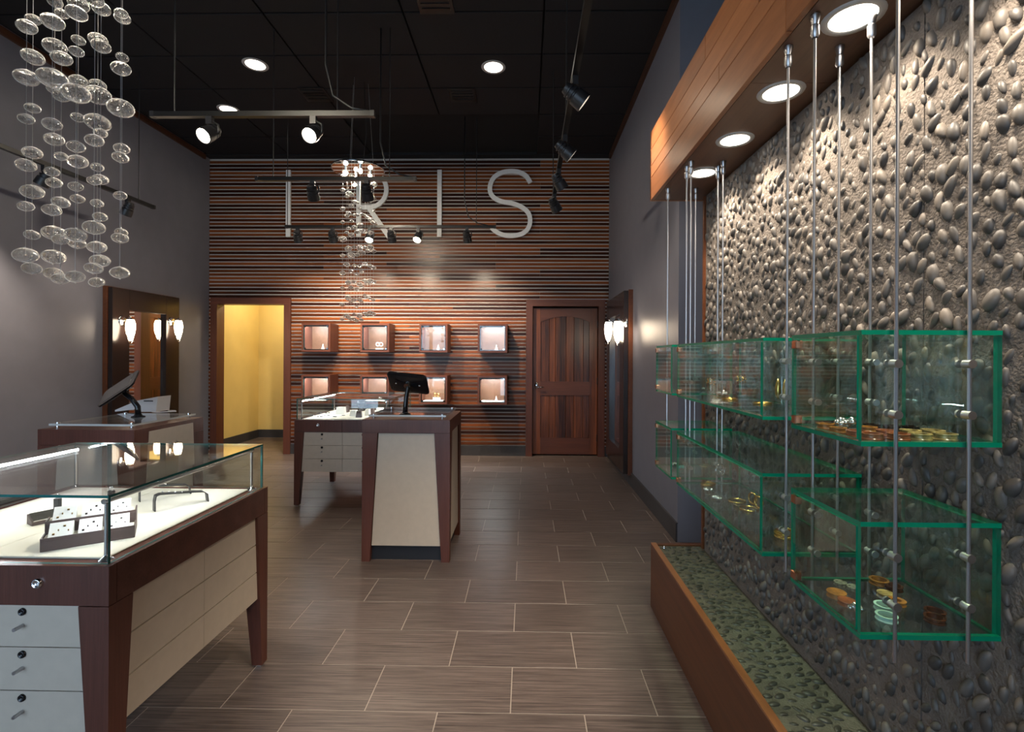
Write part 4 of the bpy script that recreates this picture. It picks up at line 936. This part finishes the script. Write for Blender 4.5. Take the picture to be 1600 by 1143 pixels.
# ================================================================== CHANDELIERS
prof = [(math.cos(R(a)), .70 * math.sin(R(a))) for a in range(75, -76, -15)]
bm = lathe(bmesh.new(), [(0, .82), (.06, .78), (.10, .72)] + prof + [(.10, -.72), (.06, -.78), (0, -.84)], 18)
bead_me = mesh_of('bead', bm, 'bead', True)
def chandelier(label, cx, cy, zc, strings, beads, lit, cz_wire):
    """strings: list of (x, y); beads: list of (string index, z, diameter)"""
    c = thing('bead_chandelier', label, 'chandelier', (cx, cy, zc), 'hanging glass bead chandeliers'); r = .275
    obj('canopy', lathe(bmesh.new(), [(0, .03), (r * .55, .03), (r, .012), (r, .0), (r * .98, -.004)], 36, Matrix.Translation((cx, cy, zc))), 'chrome', c, smooth='auto')
    obj('canopy_rim', torus(bmesh.new(), (cx, cy, zc - .003), r, .005, (0, 0, 1), 40, 8), 'chrome', c, smooth=True)
    obj('canopy_plate', lathe(bmesh.new(), [(0, -.001), (r * .975, -.001), (r * .975, -.006), (0, -.0065)], 36, Matrix.Translation((cx, cy, zc))), 'mirror', c, smooth='auto')
    for a in range(3):
        an = a * 2.094 + .4
        obj('suspension_wire', cyl(bmesh.new(), (cx + .16 * math.cos(an), cy + .16 * math.sin(an), zc + .03), (cx + .10 * math.cos(an), cy + .10 * math.sin(an), cz_wire), .002, 6), 'wire', c)
    obj('power_cord', tube(bmesh.new(), [(cx + .02, cy, zc + .03), (cx + .05, cy + .02, zc + .12), (cx + .08, cy + .02, zc + .4), (cx + .06, cy, cz_wire)], .004, 6), 'black', c, smooth=True)
    for a in range(4):
        an = a * math.pi / 2 + .5; p = Vector((cx + .13 * math.cos(an), cy + .13 * math.sin(an), zc - .006))
        s = obj('bulb_socket', cyl(bmesh.new(), p, p - Vector((0, 0, .03)), .016, 12), 'chrome', c, smooth='auto')
        obj('bulb', lathe(bmesh.new(), [(.012, -.03), (.02, -.045), (.022, -.055), (.012, -.072), (0, -.076)], 12, Matrix.Translation(p)), 'bulb', s, smooth=True)
    spot(c, (cx, cy, zc - .09), (cx, cy, 0), lit * 5, 62, .6, (1, .88, .70), .09)
    lows = {}
    for i, z, d in beads: lows[i] = min(lows.get(i, 9), z)
    for i, (x, y) in enumerate(strings):
        s = obj('string', cyl(bmesh.new(), (x, y, zc - .007), (x, y, lows.get(i, zc - 1)), .0011, 5), 'wire', c)
        for j, z, d in beads:
            if j == i: inst('bead', bead_me, (x, y, z), s, (d / 2,) * 3, (random.uniform(-.1, .1), random.uniform(-.1, .1), random.uniform(0, 6)))
    return c
DEP = [-.05, .06, -.13, .15, .02, -.17, .19, -.14, .17, .03, -.06, .08]
z1 = [(320, 15, 110), (375, 108, 100), (505, 35, 150), (493, 103, 155), (640, 5, 130), (678, 68, 135), (836, 105, 100), (845, 140, 120), (152, 152, 110), (104, 208, 145), (305, 170, 165), (507, 312, 100), (488, 400, 108), (658, 310, 140), (680, 358, 140), (846, 446, 92), (835, 532, 145), (320, 362, 168), (376, 453, 150), (149, 443, 160), (100, 602, 175), (302, 608, 215), (322, 690, 110), (380, 745, 125), (505, 627, 128), (488, 725, 205), (658, 660, 122), (656, 738, 195), (838, 840, 195), (153, 840, 110), (104, 922, 115), (303, 964, 138), (320, 1082, 140), (502, 912, 102), (655, 950, 188), (682, 1032, 100), (636, 1090, 135)]
z2 = [(845, 35, 118), (837, 103, 122), (154, 67, 138), (100, 164, 142), (305, 215, 108), (320, 300, 115), (376, 95, 98), (489, 20, 130), (504, 136, 147), (657, 180, 96), (682, 275, 118), (632, 284, 104), (489, 330, 107), (504, 425, 102), (840, 400, 98), (156, 370, 163), (104, 483, 115), (371, 452, 128), (303, 512, 135), (657, 460, 95), (680, 565, 105), (634, 648, 160), (146, 705, 110), (322, 690, 168), (375, 740, 122), (490, 705, 158), (504, 772, 124), (845, 685, 95), (837, 730, 122), (660, 800, 140), (100, 862, 175), (315, 875, 165), (680, 905, 147), (630, 963, 134), (148, 965, 137), (322, 1005, 140), (372, 1045, 130), (490, 1030, 140), (658, 1072, 115), (840, 998, 142)]
sx1 = [103, 152, 304, 321, 375, 490, 505, 633, 657, 681, 836, 846]
CX, CYc = -1.815, 1.97
st1 = []
for i, sx in enumerate(sx1):
    p = atY(20 + .2012 * sx, 250, CYc + DEP[i]); st1.append((p.x, p.y))
bd1 = []
for lst, oy in ((z1, 0), (z2, 225)):
    for (x, y, wz) in lst:
        i = min(range(12), key=lambda k: abs(sx1[k] - x)); p = atY(20 + .2012 * x, oy + .2012 * y, CYc + DEP[i])
        bd1.append((i, p.z, wz * .2012 * p.y / F * .93))
chandelier('large chandelier of clear glass beads hanging over the near case', CX, CYc, 3.51, st1, bd1, 15, ZC)
z3 = [(470, 180, 14), (527, 183, 14), (545, 240, 16), (670, 238, 24), (470, 272, 18), (507, 292, 20), (497, 310, 16), (525, 302, 17), (645, 335, 22), (668, 332, 17), (545, 346, 15), (563, 354, 14), (525, 372, 17), (580, 390, 15), (470, 390, 18), (668, 405, 13), (507, 420, 18), (497, 435, 18), (545, 430, 15), (563, 433, 14), (592, 427, 14), (613, 434, 15), (630, 447, 15), (648, 460, 18), (668, 480, 20), (525, 470, 15), (470, 477, 16), (580, 493, 22), (507, 517, 15), (545, 508, 17), (497, 542, 15), (563, 540, 18), (592, 530, 20), (613, 540, 15), (645, 545, 18), (525, 560, 22), (470, 585, 28), (505, 645, 26), (543, 637, 18), (580, 640, 26), (613, 637, 17), (648, 637, 22), (470, 690, 18), (525, 688, 28), (563, 685, 18), (592, 673, 27), (630, 660, 18), (668, 663, 18), (497, 748, 22), (545, 753, 16), (583, 755, 17), (613, 745, 20), (648, 755, 18), (668, 768, 18), (470, 802, 22), (525, 790, 15), (563, 808, 15), (592, 790, 16), (503, 862, 22), (545, 857, 17), (580, 873, 20), (592, 890, 17), (613, 850, 18), (630, 865, 20), (648, 850, 20), (668, 857, 20), (470, 895, 15), (525, 893, 18), (563, 905, 20), (503, 960, 23), (545, 972, 20), (525, 985, 16), (580, 970, 20), (592, 983, 16), (613, 943, 15), (630, 957, 16), (648, 965, 14), (668, 973, 15), (470, 1003, 19), (563, 1017, 13), (497, 1075, 23), (470, 1095, 16), (507, 1082, 20), (525, 1095, 18), (545, 1095, 17), (563, 1105, 16), (550, 1065, 14), (580, 1075, 22), (592, 1100, 16), (613, 1058, 17), (630, 1068, 20), (648, 1055, 22), (668, 1062, 20)]
sx3 = [470, 497, 507, 525, 545, 563, 580, 592, 613, 630, 648, 668]
CX2, CY2 = -1.83, 5.38; st3 = []; bd3 = []
for i, sx in enumerate(sx3):
    p = atY(420 + .245 * sx, 400, CY2 + DEP[i]); st3.append((p.x, p.y))
for (x, y, wz) in z3:
    i = min(range(12), key=lambda k: abs(sx3[k] - x)); p = atY(420 + .245 * x, 230 + .245 * y, CY2 + DEP[i]); bd3.append((i, p.z, wz * .245 * p.y / F * 1.85))
chandelier('small looking distant chandelier of glass beads under a disc, over the far case', CX2, CY2, 3.50, st3, bd3, 16, ZC)

# ================================================================== TRACK LIGHTS
def track(label, p0, p1, rods, heads, cords=()):
    """heads: list of (position along 0..1, aim vector, power, cone, lit lens)"""
    p0, p1 = Vector(p0), Vector(p1); d = (p1 - p0); u = d.normalized(); sd = Vector((-u.y, u.x, 0))
    g = thing('track_light', label, 'track light', p0, 'suspended track lights')
    def rail_box(w_, z0, z1):
        return frustum(bmesh.new(), [p0 + sd * w_ + Vector((0, 0, z0)), p0 - sd * w_ + Vector((0, 0, z0)), p1 - sd * w_ + Vector((0, 0, z0)), p1 + sd * w_ + Vector((0, 0, z0))], [p0 + sd * w_ + Vector((0, 0, z1)), p0 - sd * w_ + Vector((0, 0, z1)), p1 - sd * w_ + Vector((0, 0, z1)), p1 + sd * w_ + Vector((0, 0, z1))])
    bm = rail_box(.018, 0, .034); bmesh.ops.recalc_face_normals(bm, faces=bm.faces); obj('rail', bm, 'track', g)
    for t in (0, 1):
        e = p0.lerp(p1, t) + u * (.012 if t else -.012); bm = B(-.013, .013, -.02, .02, -.002, .036); bmesh.ops.rotate(bm, verts=bm.verts, matrix=Matrix.Rotation(math.atan2(u.y, u.x), 3, 'Z')); bmesh.ops.translate(bm, verts=bm.verts, vec=e); obj('end_cap', bm, 'black', g)
    for t in rods:
        q = p0.lerp(p1, t); obj('suspension_rod', cyl(bmesh.new(), q + Vector((0, 0, .034)), Vector((q.x, q.y, ZC)), .0045, 8), 'black', g, smooth='auto')
    for t in cords:
        q = p0.lerp(p1, t); obj('power_cord', tube(bmesh.new(), [q + Vector((0, 0, .036)), q - u * .12 + Vector((0, 0, .06)), q - u * .24 + Vector((0, 0, .14)), q - u * .29 + Vector((0, 0, .35)), Vector((q.x, q.y, ZC)) - u * .29], .007, 8), 'black', g, smooth=True)
    for t, aim, pw, cone, lit in heads:
        q = p0.lerp(p1, t); a = Vector(aim).normalized(); c = q + Vector((0, 0, -.105))
        mt = Matrix.Translation(c) @ a.to_track_quat('-Z', 'Y').to_matrix().to_4x4()
        h = obj('lamp_head', lathe(bmesh.new(), [(0, .075), (.03, .073), (.034, .06), (.034, .052), (.043, .050), (.043, .040), (.036, .038), (.036, .030), (.046, .028), (.046, .016), (.040, .014), (.040, .004), (.050, 0), (.054, -.055), (.054, -.066), (.047, -.066), (.046, -.05), (0, -.048)], 18, mt), 'black', g, smooth='auto')
        obj('lens', lathe(bmesh.new(), [(0, -.057), (.045, -.056), (.046, -.051)], 18, mt), 'spot_lens' if lit else 'screen', h, smooth=True)
        obj('yoke', tube(bmesh.new(), [q + Vector((0, 0, 0)), q + u * .02 + Vector((0, 0, -.03)), q + u * .055 + Vector((0, 0, -.05)), q + u * .058 + Vector((0, 0, -.10)), c + u * .048], .007, 6), 'black', h, smooth=True)
        bxm = B(-.02, .02, -.016, .016, -.05, 0); bmesh.ops.rotate(bxm, verts=bxm.verts, matrix=Matrix.Rotation(math.atan2(u.y, u.x), 3, 'Z')); bmesh.ops.translate(bxm, verts=bxm.verts, vec=q); obj('adapter', bxm, 'black', h)
        if pw: spot(g, c + a * .075, c + a * 2, pw, cone, .9, (1, .84, .64), .04)
ZT_ = 3.07
def fr(a, b, px): # fraction along a track for a picture column
    lo, hi = topix(a)[0], topix(b)[0]; best = min((abs(topix(Vector(a).lerp(Vector(b), i / 200))[0] - px), i / 200) for i in range(201)); return best[1]
a, b = atZ(234, 178, ZT_), atZ(583, 187, ZT_); a.y = b.y = 3.29
track('suspended track with two bright spots, nearest across the room', a, b, (fr(a, b, 272), fr(a, b, 528)), [(fr(a, b, 328), (-.20, -.75, -.62), 150, 50, True), (fr(a, b, 490), (-.12, -.75, -.62), 150, 50, True)], (.99,))
a, b = atZ(400, 280, ZT_), atZ(648, 285, ZT_); a.y = b.y = 4.50
track('suspended track with two dark spots in front of the letter R', a, b, (fr(a, b, 427), fr(a, b, 608)), [(fr(a, b, 489), (-.12, .8, -.75), 70, 50, False), (fr(a, b, 573), (-.05, .8, -.95), 70, 50, False)], (.99,))
a, b = atZ(447, 355, ZT_), atZ(772, 357, ZT_); a.y = b.y = 6.17
track('long suspended track with six spots along the slat wall', a, b, (fr(a, b, 449), fr(a, b, 745)), [(fr(a, b, 465), (-.1, .75, -.92), 130, 96, False), (fr(a, b, 519), (0, .75, -.92), 150, 96, False), (fr(a, b, 577), (.05, -.5, -.8), 35, 60, True), (fr(a, b, 611), (.05, .75, -.92), 170, 96, False), (fr(a, b, 653), (-.12, -.55, -.75), 30, 60, True), (fr(a, b, 730), (.1, .75, -.92), 120, 96, False)], (.97,))
track('track running along the right side under the ceiling', (.27, -1.2, ZT_), (.27, 5.3, ZT_), (.1, .45, .72, .98), [(.62, (.60, .10, -.45), 26, 70, True), (.735, (.62, .12, -.5), 20, 70, True), (.835, (.55, .35, -.8), 14, 70, False), (.935, (.5, .5, -.8), 10, 70, False), (.30, (-.20, .6, -1), 90, 55, False), (.42, (-.30, .46, -1), 90, 45, False)])  # last two heads are out of view, added to brighten the floor
track('track along the left wall behind the large chandelier', (-4.06, .6, ZT_), (-4.06, 5.34, ZT_), (.2, .6, .96), [(.93, (-.5, .1, -.9), 22, 80, False), (.745, (-.5, -.05, -.9), 95, 80, False), (.50, (-.5, 0, -.9), 120, 80, False)])

# ================================================================== CEILING FITTINGS
for px, py, lab in ((399, 101, 'round ceiling downlight above the near track, left of centre'), (357, 171, 'round ceiling downlight just above the near track rail'), (771, 105, 'round ceiling downlight right of centre')):
    q = atZ(px, py, ZC); downlight('ceiling_downlight', (q.x, q.y, ZC), .125, lab, 'ceiling downlights', 26, (0, 0, -1), 85)
for px, py, lab in ((493, 147, 'small black ceiling vent left of centre'), (723, 148, 'small black ceiling vent right of centre'), (679, 1, 'black ceiling vent at the top edge of the view')):
    q = atZ(px, py, ZC); g = thing('ceiling_vent', lab, 'vent', (q.x, q.y, ZC), 'black ceiling vents')
    obj('frame', B(q.x - .15, q.x + .15, q.y - .15, q.y + .15, ZC - .012, ZC - .0002, bev=.003), 'track', g)
    for k in range(4): obj('louver', B(q.x - .12, q.x + .12, q.y - .11 + k * .06, q.y - .08 + k * .06, ZC - .02, ZC - .0122), 'track', g)
